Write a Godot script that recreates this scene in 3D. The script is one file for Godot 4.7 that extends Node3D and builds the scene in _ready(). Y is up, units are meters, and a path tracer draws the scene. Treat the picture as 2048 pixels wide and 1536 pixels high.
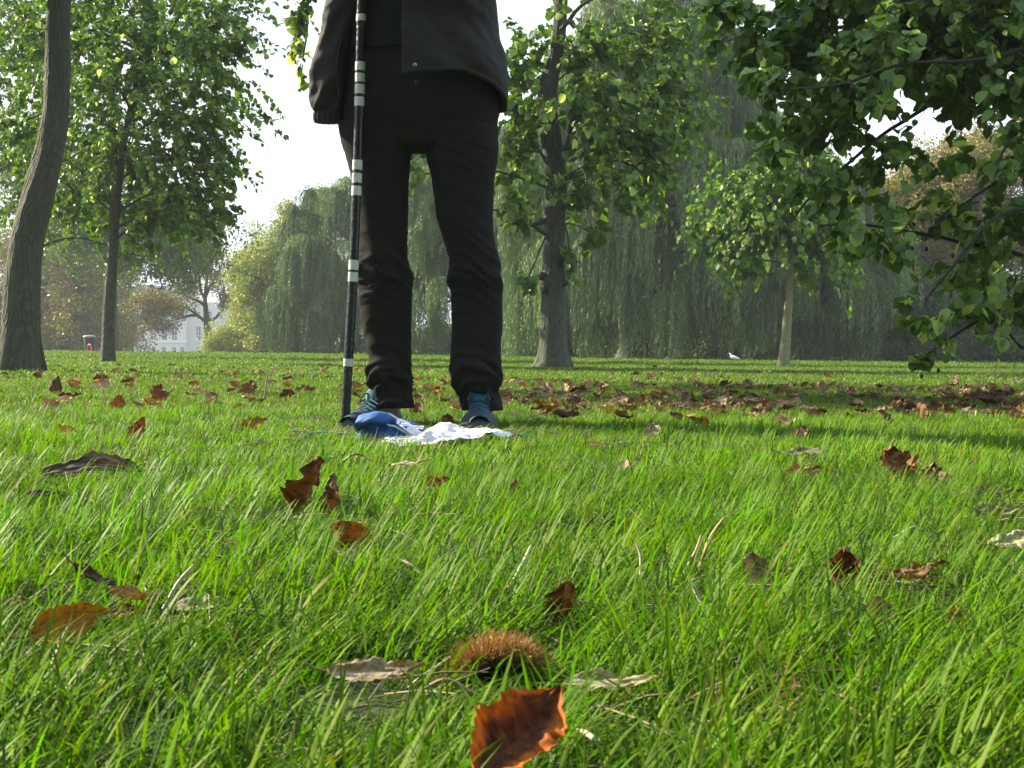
extends Node3D
# A park lawn in autumn seen from a camera set low in the grass: a person with a banded measuring pole,
# park trees and willows behind, a white villa far off.

const FOCAL := 2813.0          # in pixels of the 2048 x 1536 photograph
const EYE := 0.22              # height of the lens above the lawn
var eye_frame: Transform3D     # where the camera stands
var rng := RandomNumberGenerator.new()
var names_taken := {}
var rough_noise := FastNoiseLite.new()
var fine_noise := FastNoiseLite.new()
var mats := {}

# ------------------------------------------------------------------ geometry helpers
class Geo:
	var v := PackedVector3Array()
	var n := PackedVector3Array()
	var c := PackedColorArray()
	var uv := PackedVector2Array()
	var ix := PackedInt32Array()
	var tint := Color.WHITE
	func vert(p: Vector3, q: Vector3, t := Vector2.ZERO) -> int:
		v.append(p)
		n.append(q)
		c.append(tint)
		uv.append(t)
		return v.size() - 1
	func tri(a: int, b: int, d: int) -> void:
		var g := (v[d] - v[a]).cross(v[b] - v[a])
		if g.dot(n[a] + n[b] + n[d]) < 0.0:
			ix.append(a)
			ix.append(d)
			ix.append(b)
		else:
			ix.append(a)
			ix.append(b)
			ix.append(d)
	func quad(a: int, b: int, d: int, e: int) -> void:
		tri(a, b, d)
		tri(a, d, e)
	func flat_quad(a: Vector3, b: Vector3, d: Vector3, e: Vector3, q: Vector3) -> void:
		var i := vert(a, q, Vector2(0, 0))
		vert(b, q, Vector2(1, 0))
		vert(d, q, Vector2(1, 1))
		vert(e, q, Vector2(0, 1))
		quad(i, i + 1, i + 2, i + 3)
	func box(lo: Vector3, hi: Vector3) -> void:
		var p := [Vector3(lo.x, lo.y, lo.z), Vector3(hi.x, lo.y, lo.z), Vector3(hi.x, hi.y, lo.z), Vector3(lo.x, hi.y, lo.z), Vector3(lo.x, lo.y, hi.z), Vector3(hi.x, lo.y, hi.z), Vector3(hi.x, hi.y, hi.z), Vector3(lo.x, hi.y, hi.z)]
		flat_quad(p[0], p[1], p[2], p[3], Vector3(0, 0, -1))
		flat_quad(p[4], p[5], p[6], p[7], Vector3(0, 0, 1))
		flat_quad(p[0], p[4], p[7], p[3], Vector3(-1, 0, 0))
		flat_quad(p[1], p[5], p[6], p[2], Vector3(1, 0, 0))
		flat_quad(p[3], p[2], p[6], p[7], Vector3(0, 1, 0))
		flat_quad(p[0], p[1], p[5], p[4], Vector3(0, -1, 0))
	# a grid of nu x nv points (row after row); closed joins the last column to the first
	func sheet(nu: int, nv: int, pts: PackedVector3Array, closed := false, flip := false, cols := PackedColorArray()) -> void:
		var first := v.size()
		for j in nv:
			for i in nu:
				var k := j * nu + i
				var a := pts[j * nu + ((i + 1) % nu if closed else mini(i + 1, nu - 1))]
				var b := pts[j * nu + ((i + nu - 1) % nu if closed else maxi(i - 1, 0))]
				var d := pts[mini(j + 1, nv - 1) * nu + i]
				var e := pts[maxi(j - 1, 0) * nu + i]
				var q := (a - b).cross(d - e).normalized()
				if flip:
					q = -q
				if cols.size():
					tint = cols[k]
				vert(pts[k], q, Vector2(float(i) / nu, float(j) / maxf(nv - 1, 1)))
		for j in nv - 1:
			for i in (nu if closed else nu - 1):
				var i2 := (i + 1) % nu
				quad(first + j * nu + i, first + j * nu + i2, first + (j + 1) * nu + i2, first + (j + 1) * nu + i)
	# rings of the same number of points, joined to a skin and capped
	func loft(rings: Array, caps := true, cols := PackedColorArray()) -> void:
		var m: int = rings[0].size()
		var pts := PackedVector3Array()
		for r in rings:
			pts.append_array(r)
		var mid := rings.size() / 2
		var ctr := Vector3.ZERO
		for p in rings[mid]:
			ctr += p / m
		var p0: Vector3 = rings[mid][0]
		var q: Vector3 = (rings[mid][1] - rings[mid][m - 1]).cross(rings[mini(mid + 1, rings.size() - 1)][0] - rings[maxi(mid - 1, 0)][0])
		sheet(m, rings.size(), pts, true, q.dot(p0 - ctr) < 0.0, cols)
		if not caps:
			return
		for e in [0, rings.size() - 1]:
			var other: int = 1 if e == 0 else rings.size() - 2
			var ce := Vector3.ZERO
			var co := Vector3.ZERO
			for k in m:
				ce += rings[e][k] / m
				co += rings[other][k] / m
			var out := (ce - co).normalized()
			var hub := vert(ce, out)
			var f := v.size()
			for k in m:
				vert(rings[e][k], out)
			for k in m:
				tri(hub, f + k, f + (k + 1) % m)
	func tube(pts: PackedVector3Array, radii: PackedFloat32Array, sides := 6, caps := true, v_scale := 1.0) -> void:
		var first := v.size()
		var side := Vector3.RIGHT
		var run := 0.0
		for j in pts.size():
			var t := (pts[mini(j + 1, pts.size() - 1)] - pts[maxi(j - 1, 0)]).normalized()
			side = (side - t * side.dot(t))
			if side.length() < 0.05:
				side = t.cross(Vector3(0.3, 0.5, 0.8))
			side = side.normalized()
			var up := t.cross(side)
			if j:
				run += pts[j].distance_to(pts[j - 1])
			for i in sides:
				var a := TAU * i / sides
				var q := side * cos(a) + up * sin(a)
				vert(pts[j] + q * radii[j], q, Vector2(float(i) / sides, run * v_scale))
		for j in pts.size() - 1:
			for i in sides:
				var i2 := (i + 1) % sides
				quad(first + j * sides + i, first + j * sides + i2, first + (j + 1) * sides + i2, first + (j + 1) * sides + i)
		if caps:
			for e in [0, pts.size() - 1]:
				var o := (pts[e] - pts[1 if e == 0 else e - 1]).normalized()
				var hub := vert(pts[e] + o * radii[e] * 0.3, o)
				for i in sides:
					tri(hub, first + e * sides + i, first + e * sides + (i + 1) % sides)
	func mesh() -> ArrayMesh:
		var a := []
		a.resize(Mesh.ARRAY_MAX)
		a[Mesh.ARRAY_VERTEX] = v
		a[Mesh.ARRAY_NORMAL] = n
		a[Mesh.ARRAY_COLOR] = c
		a[Mesh.ARRAY_TEX_UV] = uv
		a[Mesh.ARRAY_INDEX] = ix
		var m := ArrayMesh.new()
		m.add_surface_from_arrays(Mesh.PRIMITIVE_TRIANGLES, a)
		return m

func at(u: float, w: float, depth: float) -> Vector3:     # the point that many metres in front of the lens seen at (u, w) of the photograph
	return eye_frame * (Vector3((u - 1024.0) / FOCAL, (768.0 - w) / FOCAL, -1.0) * depth)

func ground_y(x: float, z: float) -> float:
	var far := sqrt(x * x + z * z)
	var y := -1.1 * smoothstep(48.0, 105.0, far)
	return y + 0.012 * rough_noise.get_noise_2d(x * 60.0, z * 60.0) * smoothstep(0.7, 1.6, far) * (1.0 - smoothstep(20.0, 40.0, far))

func on_lawn(u: float, depth: float) -> Vector3:           # on the lawn, that far away, in the direction of column u
	var p := at(u, 700.0, depth)
	return Vector3(p.x, ground_y(p.x, p.z), p.z)

func lawn_px(u: float, w: float) -> Vector3:
	var a := eye_frame.origin
	var d := at(u, w, 1.0) - a
	var p := a + d * (EYE / -d.y)
	return Vector3(p.x, ground_y(p.x, p.z), p.z)

func numbered(called: String) -> String:
	if not names_taken.has(called):
		names_taken[called] = 0
		return called
	names_taken[called] += 1
	return "%s_%03d" % [called, names_taken[called]]

func tag(o: Node, label: String, category: String, group := "", kind := "") -> Node:
	o.set_meta("label", label)
	o.set_meta("category", category)
	if group:
		o.set_meta("group", group)
	if kind:
		o.set_meta("kind", kind)
	return o

func thing(called: String, where: Vector3, label: String, category: String, group := "") -> Node3D:
	var o := Node3D.new()
	o.name = numbered(called)
	o.position = where
	add_child(o, true)
	tag(o, label, category, group)
	return o

func part(called: String, mesh: Mesh, mat: Material, parent: Node, where := Vector3.ZERO, kind := "") -> MeshInstance3D:
	var o := MeshInstance3D.new()
	o.name = numbered(called) if parent == self else called
	o.mesh = mesh
	o.material_override = mat
	o.position = where
	if kind:
		o.set_meta("kind", kind)
	parent.add_child(o, true)
	return o

func many(called: String, mesh: Mesh, mat: Material, places: Array, tints: PackedColorArray, parent: Node) -> MultiMeshInstance3D:
	var mm := MultiMesh.new()
	mm.transform_format = MultiMesh.TRANSFORM_3D
	mm.use_colors = true
	mm.mesh = mesh
	mm.instance_count = places.size()
	for i in places.size():
		mm.set_instance_transform(i, places[i])
		mm.set_instance_color(i, tints[i])
	var o := MultiMeshInstance3D.new()
	o.name = numbered(called) if parent == self else called
	o.multimesh = mm
	o.material_override = mat
	o.set_meta("kind", "stuff")
	parent.add_child(o, true)
	return o

func lin(r: float, g: float, b: float) -> Color:           # albedo_color from a linear base colour
	return Color(r, g, b).linear_to_srgb()

func mat(key: String, color: Color, rough := 0.8, tinted := false, through := Color.BLACK, spec := 0.5) -> StandardMaterial3D:
	var m := StandardMaterial3D.new()
	m.resource_name = key
	m.albedo_color = color
	m.roughness = rough
	m.metallic_specular = spec
	m.vertex_color_use_as_albedo = tinted
	m.cull_mode = BaseMaterial3D.CULL_DISABLED
	if through != Color.BLACK:
		m.backlight_enabled = true
		m.backlight = through
	mats[key] = m
	return m

func picture(w: int, h: int, f: Callable) -> ImageTexture:
	var im := Image.create(w, h, false, Image.FORMAT_RGB8)
	for y in h:
		for x in w:
			im.set_pixel(x, y, f.call(x, y))
	return ImageTexture.create_from_image(im)

func rf(a: float, b: float) -> float:
	return rng.randf_range(a, b)

func ball() -> Vector3:
	while true:
		var p := Vector3(rf(-1, 1), rf(-1, 1), rf(-1, 1))
		if p.length_squared() <= 1.0:
			return p
	return Vector3.ZERO

func mixed(a: Color, b: Color, spread := 0.15) -> Color:
	var k := a.lerp(b, rng.randf())
	var g := 1.0 + rf(-spread, spread)
	return Color(k.r * g, k.g * g, k.b * g)

func aimed(where: Vector3, axis: Vector3, up: Vector3, size: float) -> Transform3D:     # a leaf's frame: z along the blade, y its face
	var z := axis.normalized()
	var x := up.cross(z)
	if x.length() < 0.01:
		x = Vector3(0.9, 0.1, 0.3).cross(z)
	x = x.normalized()
	return Transform3D(Basis(x * size, z.cross(x) * size, z * size), where)

func smooth_line(pts: Array, steps: int) -> PackedVector3Array:
	var c := PackedVector3Array()
	for i in pts.size() - 1:
		var a: Vector3 = pts[maxi(i - 1, 0)]
		var b: Vector3 = pts[i]
		var d: Vector3 = pts[i + 1]
		var e: Vector3 = pts[mini(i + 2, pts.size() - 1)]
		for k in steps:
			c.append(b.cubic_interpolate(d, a, e, float(k) / steps))
	c.append(pts[-1])
	return c

# the skin of a field given by tapered capsules (a, b, radius a, radius b), as surface nets
func nets(g: Geo, bones: Array, cell: float, blend: float) -> void:
	var lo := Vector3.ONE * 1e9
	var hi := -lo
	for b in bones:
		for k in 2:
			var r: Vector3 = Vector3.ONE * (b[2 + k] + blend + cell * 2.0)
			lo = lo.min(b[k] - r)
			hi = hi.max(b[k] + r)
	var n := Vector3i(((hi - lo) / cell).ceil()) + Vector3i.ONE
	var f := PackedFloat32Array()
	f.resize(n.x * n.y * n.z)
	f.fill(1.0)
	for b in bones:
		var a: Vector3 = b[0]
		var ab: Vector3 = b[1] - b[0]
		var ra: float = b[2]
		var rb: float = b[3]
		var l2 := maxf(ab.length_squared(), 1e-9)
		var pad := Vector3.ONE * (maxf(ra, rb) + blend + cell * 2.0)
		var i0 := Vector3i(((a.min(b[1]) - pad - lo) / cell).floor()).clamp(Vector3i.ZERO, n - Vector3i.ONE)
		var i1 := Vector3i(((a.max(b[1]) + pad - lo) / cell).ceil()).clamp(Vector3i.ZERO, n - Vector3i.ONE)
		for z in range(i0.z, i1.z + 1):
			for y in range(i0.y, i1.y + 1):
				for x in range(i0.x, i1.x + 1):
					var p := lo + Vector3(x, y, z) * cell - a
					var t := clampf(p.dot(ab) / l2, 0.0, 1.0)
					var d := (p - ab * t).length() - lerpf(ra, rb, t)
					var at_k := x + n.x * (y + n.y * z)
					var o := f[at_k]
					var h := maxf(blend - absf(o - d), 0.0) / blend
					f[at_k] = minf(o, d) - h * h * blend * 0.25
	var index := {}
	for z in n.z - 1:
		for y in n.y - 1:
			for x in n.x - 1:
				var k := x + n.x * (y + n.y * z)
				var inside := 0
				for c8 in 8:
					if f[k + (c8 & 1) + n.x * (((c8 >> 1) & 1) + n.y * (c8 >> 2))] < 0.0:
						inside += 1
				if inside == 0 or inside == 8:
					continue
				var sum := Vector3.ZERO
				var cnt := 0
				for c8 in 8:
					for ax in 3:
						if (c8 >> ax) & 1:
							continue
						var c9 := c8 | (1 << ax)
						var fa := f[k + (c8 & 1) + n.x * (((c8 >> 1) & 1) + n.y * (c8 >> 2))]
						var fb := f[k + (c9 & 1) + n.x * (((c9 >> 1) & 1) + n.y * (c9 >> 2))]
						if (fa < 0.0) != (fb < 0.0):
							var pa := Vector3(c8 & 1, (c8 >> 1) & 1, c8 >> 2)
							var pb := Vector3(c9 & 1, (c9 >> 1) & 1, c9 >> 2)
							sum += pa.lerp(pb, fa / (fa - fb))
							cnt += 1
				var grad := Vector3(f[k + 1] - f[k], f[k + n.x] - f[k], f[k + n.x * n.y] - f[k]).normalized()
				index[k] = g.vert(lo + (Vector3(x, y, z) + sum / cnt) * cell, grad)
	var steps := [1, n.x, n.x * n.y]
	for k in index:
		for ax in 3:
			var fa: float = f[k]
			var fb: float = f[k + steps[ax]]
			if (fa < 0.0) == (fb < 0.0):
				continue
			var s1: int = steps[(ax + 1) % 3]
			var s2: int = steps[(ax + 2) % 3]
			if index.has(k - s1) and index.has(k - s2) and index.has(k - s1 - s2):
				g.quad(index[k], index[k - s1], index[k - s1 - s2], index[k - s2])

func _ready() -> void:
	rng.seed = 20161017
	rough_noise.seed = 5
	rough_noise.frequency = 0.02
	fine_noise.seed = 9
	fine_noise.frequency = 0.9
	fine_noise.fractal_octaves = 3
	# ---- camera: low in the grass, almost level
	var cam := Camera3D.new()
	cam.name = "camera"
	cam.fov = rad_to_deg(2.0 * atan(768.0 / FOCAL))
	cam.near = 0.02
	cam.far = 2000.0
	cam.rotation = Vector3(-atan(68.0 / FOCAL), 0.0, deg_to_rad(0.5))
	cam.rotation_order = EULER_ORDER_YXZ
	cam.position = Vector3(0, EYE, 0)
	add_child(cam)
	cam.current = true
	eye_frame = cam.transform
	var lens := CameraAttributesPhysical.new()
	lens.frustum_focal_length = 44.0
	lens.frustum_focus_distance = 4.4
	lens.frustum_near = 0.02
	lens.frustum_far = 2000.0
	lens.exposure_aperture = 40.0
	cam.attributes = lens
	# ---- sky, haze, exposure
	var sky_look := ProceduralSkyMaterial.new()
	sky_look.sky_top_color = Color(0.80, 0.87, 0.96)
	sky_look.sky_horizon_color = Color(0.97, 0.98, 1.0)
	sky_look.sky_curve = 0.2
	sky_look.sky_energy_multiplier = 0.78
	sky_look.ground_bottom_color = Color(0.2, 0.24, 0.16)
	sky_look.ground_horizon_color = Color(0.5, 0.53, 0.5)
	sky_look.sun_angle_max = 40.0
	sky_look.sun_curve = 0.1
	var env := Environment.new()
	env.background_mode = Environment.BG_SKY
	env.sky = Sky.new()
	env.sky.sky_material = sky_look
	env.background_energy_multiplier = 1.0
	env.tonemap_mode = Environment.TONE_MAPPER_LINEAR
	env.tonemap_exposure = 2.9
	env.sdfgi_enabled = true
	env.ssao_enabled = true
	env.ssil_enabled = true
	env.fog_enabled = true
	env.fog_density = 0.001
	env.fog_light_color = Color(0.93, 0.97, 1.0)
	var we := WorldEnvironment.new()
	we.name = "daylight"
	we.environment = env
	add_child(we)
	# ---- sun: from the left, a little behind the scene, 28 degrees up
	var sun := DirectionalLight3D.new()
	sun.name = "sun"
	sun.light_energy = 1.6
	sun.light_color = Color(1.0, 0.94, 0.82)
	sun.light_angular_distance = 0.5
	sun.shadow_enabled = true
	var az := deg_to_rad(62.0)
	var el := deg_to_rad(28.0)
	var to_sun := Vector3(-sin(az) * cos(el), sin(el), -cos(az) * cos(el))
	add_child(sun)
	sun.look_at_from_position(to_sun * 50.0, Vector3.ZERO)
	make_materials()
	make_ground()
	make_grass()
	make_trees()
	make_undergrowth()
	make_added_shade_trees()
	make_willows()
	make_villa()
	make_bin()
	make_person()
	make_pole()
	make_bag()
	make_burrs()
	make_fallen_leaves()
	make_small_things()
	make_birds()

func bark_pictures(key: String, dark: Color, light: Color, ridges: float, rows: float) -> void:
	var nz := FastNoiseLite.new()
	nz.seed = hash(key) % 1000
	nz.noise_type = FastNoiseLite.TYPE_SIMPLEX_SMOOTH
	nz.fractal_type = FastNoiseLite.FRACTAL_RIDGED
	nz.fractal_octaves = 3
	nz.frequency = 1.0
	var h := func(x: int, y: int) -> float:
		var a := TAU * x / 256.0
		var b := TAU * y / 512.0
		return clampf(0.5 + 0.5 * nz.get_noise_3d(cos(a) * ridges + 0.35 * cos(b) * rows, sin(a) * ridges + 0.35 * cos(b) * rows, sin(b) * rows), 0.0, 1.0)
	var heights := PackedFloat32Array()
	heights.resize(256 * 512)
	for y in 512:
		for x in 256:
			heights[y * 256 + x] = (h as Callable).call(x, y)
	var m := mat(key, Color.WHITE, 0.9)
	m.albedo_texture = picture(256, 512, func(x: int, y: int):
		var t := heights[y * 256 + x]
		var s := 0.5 + 0.5 * fine_noise.get_noise_2d(x * 0.12, y * 0.03)
		return light.lerp(dark, clampf(t * 0.8 + s * 0.35 - 0.1, 0.0, 1.0)).linear_to_srgb())
	m.heightmap_enabled = true
	m.heightmap_texture = picture(256, 512, func(x: int, y: int):
		var t := 1.0 - heights[y * 256 + x]
		return Color(t, t, t))
	m.heightmap_scale = 3.2

func make_materials() -> void:
	bark_pictures("furrowed bark", Color(0.030, 0.036, 0.022), Color(0.085, 0.097, 0.058), 3.2, 1.6)
	bark_pictures("smooth bark", Color(0.042, 0.050, 0.030), Color(0.11, 0.122, 0.075), 1.6, 2.6)
	mat("pale bark", lin(0.26, 0.22, 0.16), 0.85)
	mats["pale bark"].albedo_texture = mats["smooth bark"].albedo_texture
	mats["pale bark"].albedo_color = Color(1.6, 1.5, 1.35)
	mats["pale bark"].heightmap_enabled = true
	mats["pale bark"].heightmap_texture = mats["smooth bark"].heightmap_texture
	mats["pale bark"].heightmap_scale = 0.8
	mat("twig", lin(0.05, 0.042, 0.032), 0.9)
	mat("leaf", Color.WHITE, 0.5, true, Color(0.82, 0.9, 0.42), 0.5)
	mat("willow leaf", Color.WHITE, 0.6, true, Color(0.6, 0.7, 0.4), 0.45)
	mat("grass blade", Color.WHITE, 0.5, true, Color(0.90, 1.0, 0.30), 0.22)
	mat("dead leaf", Color.WHITE, 0.7, true, Color(0.5, 0.4, 0.25), 0.3)
	var soil := mat("lawn soil", Color.WHITE, 1.0)
	var clumpy := FastNoiseLite.new()
	clumpy.seed = 31
	clumpy.frequency = 0.02
	clumpy.fractal_octaves = 5
	soil.albedo_texture = picture(512, 512, func(x: int, y: int):
		var a := TAU * x / 512.0
		var b := TAU * y / 512.0
		var t := 0.5 + 0.7 * clumpy.get_noise_3d(cos(a) * 80.0 + 300.0 + 60.0 * cos(b), sin(a) * 80.0 + 60.0 * cos(b), sin(b) * 80.0)
		var s := rng.randf()
		return Color(0.035, 0.032, 0.018).lerp(Color(0.055, 0.10, 0.018), clampf(t + (s - 0.5) * 0.4, 0.0, 1.0)).linear_to_srgb())
	soil.uv1_triplanar = true
	soil.uv1_world_triplanar = true
	soil.uv1_scale = Vector3.ONE * 0.9
	mat("denim", lin(0.021, 0.0215, 0.0215), 0.9, false, Color.BLACK, 0.15)
	mat("jacket", lin(0.036, 0.038, 0.039), 0.7, false, Color.BLACK, 0.2)
	mat("jumper", lin(0.012, 0.015, 0.018), 0.9, false, Color.BLACK, 0.15)
	var weave := picture(128, 128, func(x: int, y: int):
		var t := 0.5 + 0.25 * sin(TAU * x / 4.0) * sin(TAU * y / 4.0) + rng.randf_range(-0.2, 0.2)
		return Color(t, t, t))
	for k in ["denim", "jacket", "jumper"]:
		mats[k].heightmap_enabled = true
		mats[k].heightmap_texture = weave
		mats[k].heightmap_scale = 0.05
		mats[k].uv1_triplanar = true
		mats[k].uv1_scale = Vector3.ONE * 14.0
		mats[k].rim_enabled = true
		mats[k].rim = 0.06
		mats[k].rim_tint = 0.5
	mat("skin", lin(0.45, 0.28, 0.2), 0.55)
	mat("hair", lin(0.03, 0.02, 0.015), 0.6)
	mat("eye", lin(0.7, 0.7, 0.68), 0.25)
	mat("shoe cloth", lin(0.012, 0.10, 0.16), 0.75)
	mat("shoe navy", lin(0.01, 0.03, 0.06), 0.7)
	mat("shoe sole", lin(0.10, 0.11, 0.11), 0.7)
	mat("shoe orange", lin(0.6, 0.13, 0.06), 0.6)
	mat("shoe lace", lin(0.02, 0.09, 0.14), 0.8)
	mat("black tape", lin(0.012, 0.012, 0.014), 0.3)
	mat("white tape", lin(0.62, 0.64, 0.62), 0.4)
	for k in ["black tape", "white tape"]:
		mats[k].heightmap_enabled = true
		mats[k].heightmap_texture = picture(64, 64, func(x: int, y: int):
			var t := 0.5 + 0.5 * fine_noise.get_noise_2d(x * 0.15, y * 0.15)
			return Color(t, t, t))
		mats[k].heightmap_scale = 0.25
		mats[k].uv1_triplanar = true
		mats[k].uv1_scale = Vector3.ONE * 8.0
	mat("blue cloth", lin(0.008, 0.095, 0.32), 0.7)
	mat("blue cord", lin(0.15, 0.4, 0.6), 0.7)
	mat("white plastic", lin(0.66, 0.68, 0.73), 0.45)
	mat("white plastic print", Color.WHITE, 0.5)
	mats["white plastic print"].albedo_texture = picture(128, 64, func(x: int, y: int):
		var ink := (y % 13 < 4 and y > 8 and x > 10 and x < 118 and fine_noise.get_noise_2d(x * 0.35, (y / 13) * 9.0) > -0.15) or (x > 14 and x < 48 and y > 34 and y < 54)
		return Color(0.25, 0.22, 0.5) if ink else Color(0.86, 0.87, 0.9))
	mat("red plastic", lin(0.5, 0.05, 0.04), 0.5)
	mat("bin", lin(0.02, 0.022, 0.022), 0.6)
	mat("bin top", lin(0.3, 0.31, 0.3), 0.4)  # light on the lid put into its colour, paler than the bin
	mat("stucco", lin(0.6, 0.59, 0.56), 0.9)
	mat("stone trim", lin(0.72, 0.71, 0.68), 0.9)
	mat("slate", lin(0.16, 0.17, 0.19), 0.8)
	mat("window glass", lin(0.04, 0.06, 0.07), 0.08)
	mat("window frame", lin(0.7, 0.7, 0.68), 0.6)
	mat("burr husk", lin(0.05, 0.028, 0.014), 0.9)
	mat("burr spine", Color.WHITE, 0.6, true, Color(0.4, 0.3, 0.15))
	mat("straw", Color.WHITE, 0.5, true)
	mat("white feather", lin(0.78, 0.78, 0.8), 0.8)
	mat("grey feather", lin(0.16, 0.17, 0.19), 0.8)
	mat("beak", lin(0.12, 0.09, 0.07), 0.5)

func make_ground() -> void:
	var g := Geo.new()
	var rows := PackedFloat32Array([-40.0, -8.0, -3.0, -1.0])
	var d := 0.0
	while d < 360.0:
		rows.append(d)
		d += 0.06 + d * 0.045
	rows.append(420.0)
	var nu := 141
	var pts := PackedVector3Array()
	for r in rows:
		var half := 5.0 + absf(r) * 1.2
		for i in nu:
			var x := (2.0 * i / (nu - 1) - 1.0)
			x = x * (0.25 + 0.75 * absf(x)) * half
			pts.append(Vector3(x, ground_y(x, -r), -r))
	g.sheet(nu, rows.size(), pts)
	for i in g.n.size():
		if g.n[i].y < 0.0:
			g.n[i] = -g.n[i]
	g.ix.clear()
	for j in rows.size() - 1:
		for i in nu - 1:
			g.quad(j * nu + i, j * nu + i + 1, (j + 1) * nu + i + 1, (j + 1) * nu + i)
	tag(part("ground", g.mesh(), mats["lawn soil"], self), "earth of the park lawn under the grass, running to the trees", "ground", "", "structure")

# ------------------------------------------------------------------ grass
func blade(g: Geo, foot: Vector3, az: float, length: float, wide: float, lean: float, bend: float, segs: int) -> void:
	var out := Vector3(cos(az), 0, sin(az))
	var side := Vector3(-sin(az), 0, cos(az)).rotated(Vector3.UP, rf(-0.9, 0.9))
	var p := foot
	var ang := lean
	var prev := -1
	for k in segs + 1:
		var t := float(k) / segs
		var dir := out * sin(ang) + Vector3.UP * cos(ang)
		var q := (Vector3.UP * sin(ang) - out * cos(ang)).normalized()
		var w := wide * 0.5 * (1.0 if t < 0.5 else sqrt(maxf(0.0, 1.0 - pow((t - 0.5) * 2.0, 1.7)))) * (0.75 + 0.5 * minf(t * 3.0, 1.0) - 0.25)
		if k == segs:
			var tip := g.vert(p, q)
			g.tri(prev, prev + 1, tip)
		else:
			var a := g.vert(p - side * w, (q - side * 0.35).normalized())
			g.vert(p + side * w, (q + side * 0.35).normalized())
			if prev >= 0:
				g.quad(prev, prev + 1, a + 1, a)
			prev = a
		p += dir * (length / segs)
		ang += bend / segs
		p.y = maxf(p.y, 0.001)

const GREENS := [Color(0.110, 0.235, 0.017), Color(0.142, 0.28, 0.020), Color(0.078, 0.178, 0.018), Color(0.172, 0.295, 0.024), Color(0.055, 0.132, 0.020)]

func tuft(n: int, spread: float, len_a: float, len_b: float, wide: float, segs: int, dry: float, lay := 0.0) -> ArrayMesh:
	var g := Geo.new()
	for i in n:
		var a := rf(0, TAU)
		var r := spread * sqrt(rng.randf())
		g.tint = mixed(GREENS[rng.randi() % 5], GREENS[rng.randi() % 5], 0.2)
		if rng.randf() < dry:
			g.tint = mixed(Color(0.30, 0.22, 0.09), Color(0.42, 0.36, 0.2))
		var az := rf(0, TAU)
		if rng.randf() < 0.55:
			az = rf(-0.8, 0.8)
		var lean := absf(rng.randfn(0.22, 0.3)) + lay * rng.randf() * rng.randf() * 1.6
		blade(g, Vector3(cos(a) * r, -0.004, sin(a) * r), az, rf(len_a, len_b), wide * rf(0.5, 1.5), lean, rf(0.1, 1.5) if rng.randf() < 0.8 else rf(1.5, 2.6), segs)
	return g.mesh()

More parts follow.
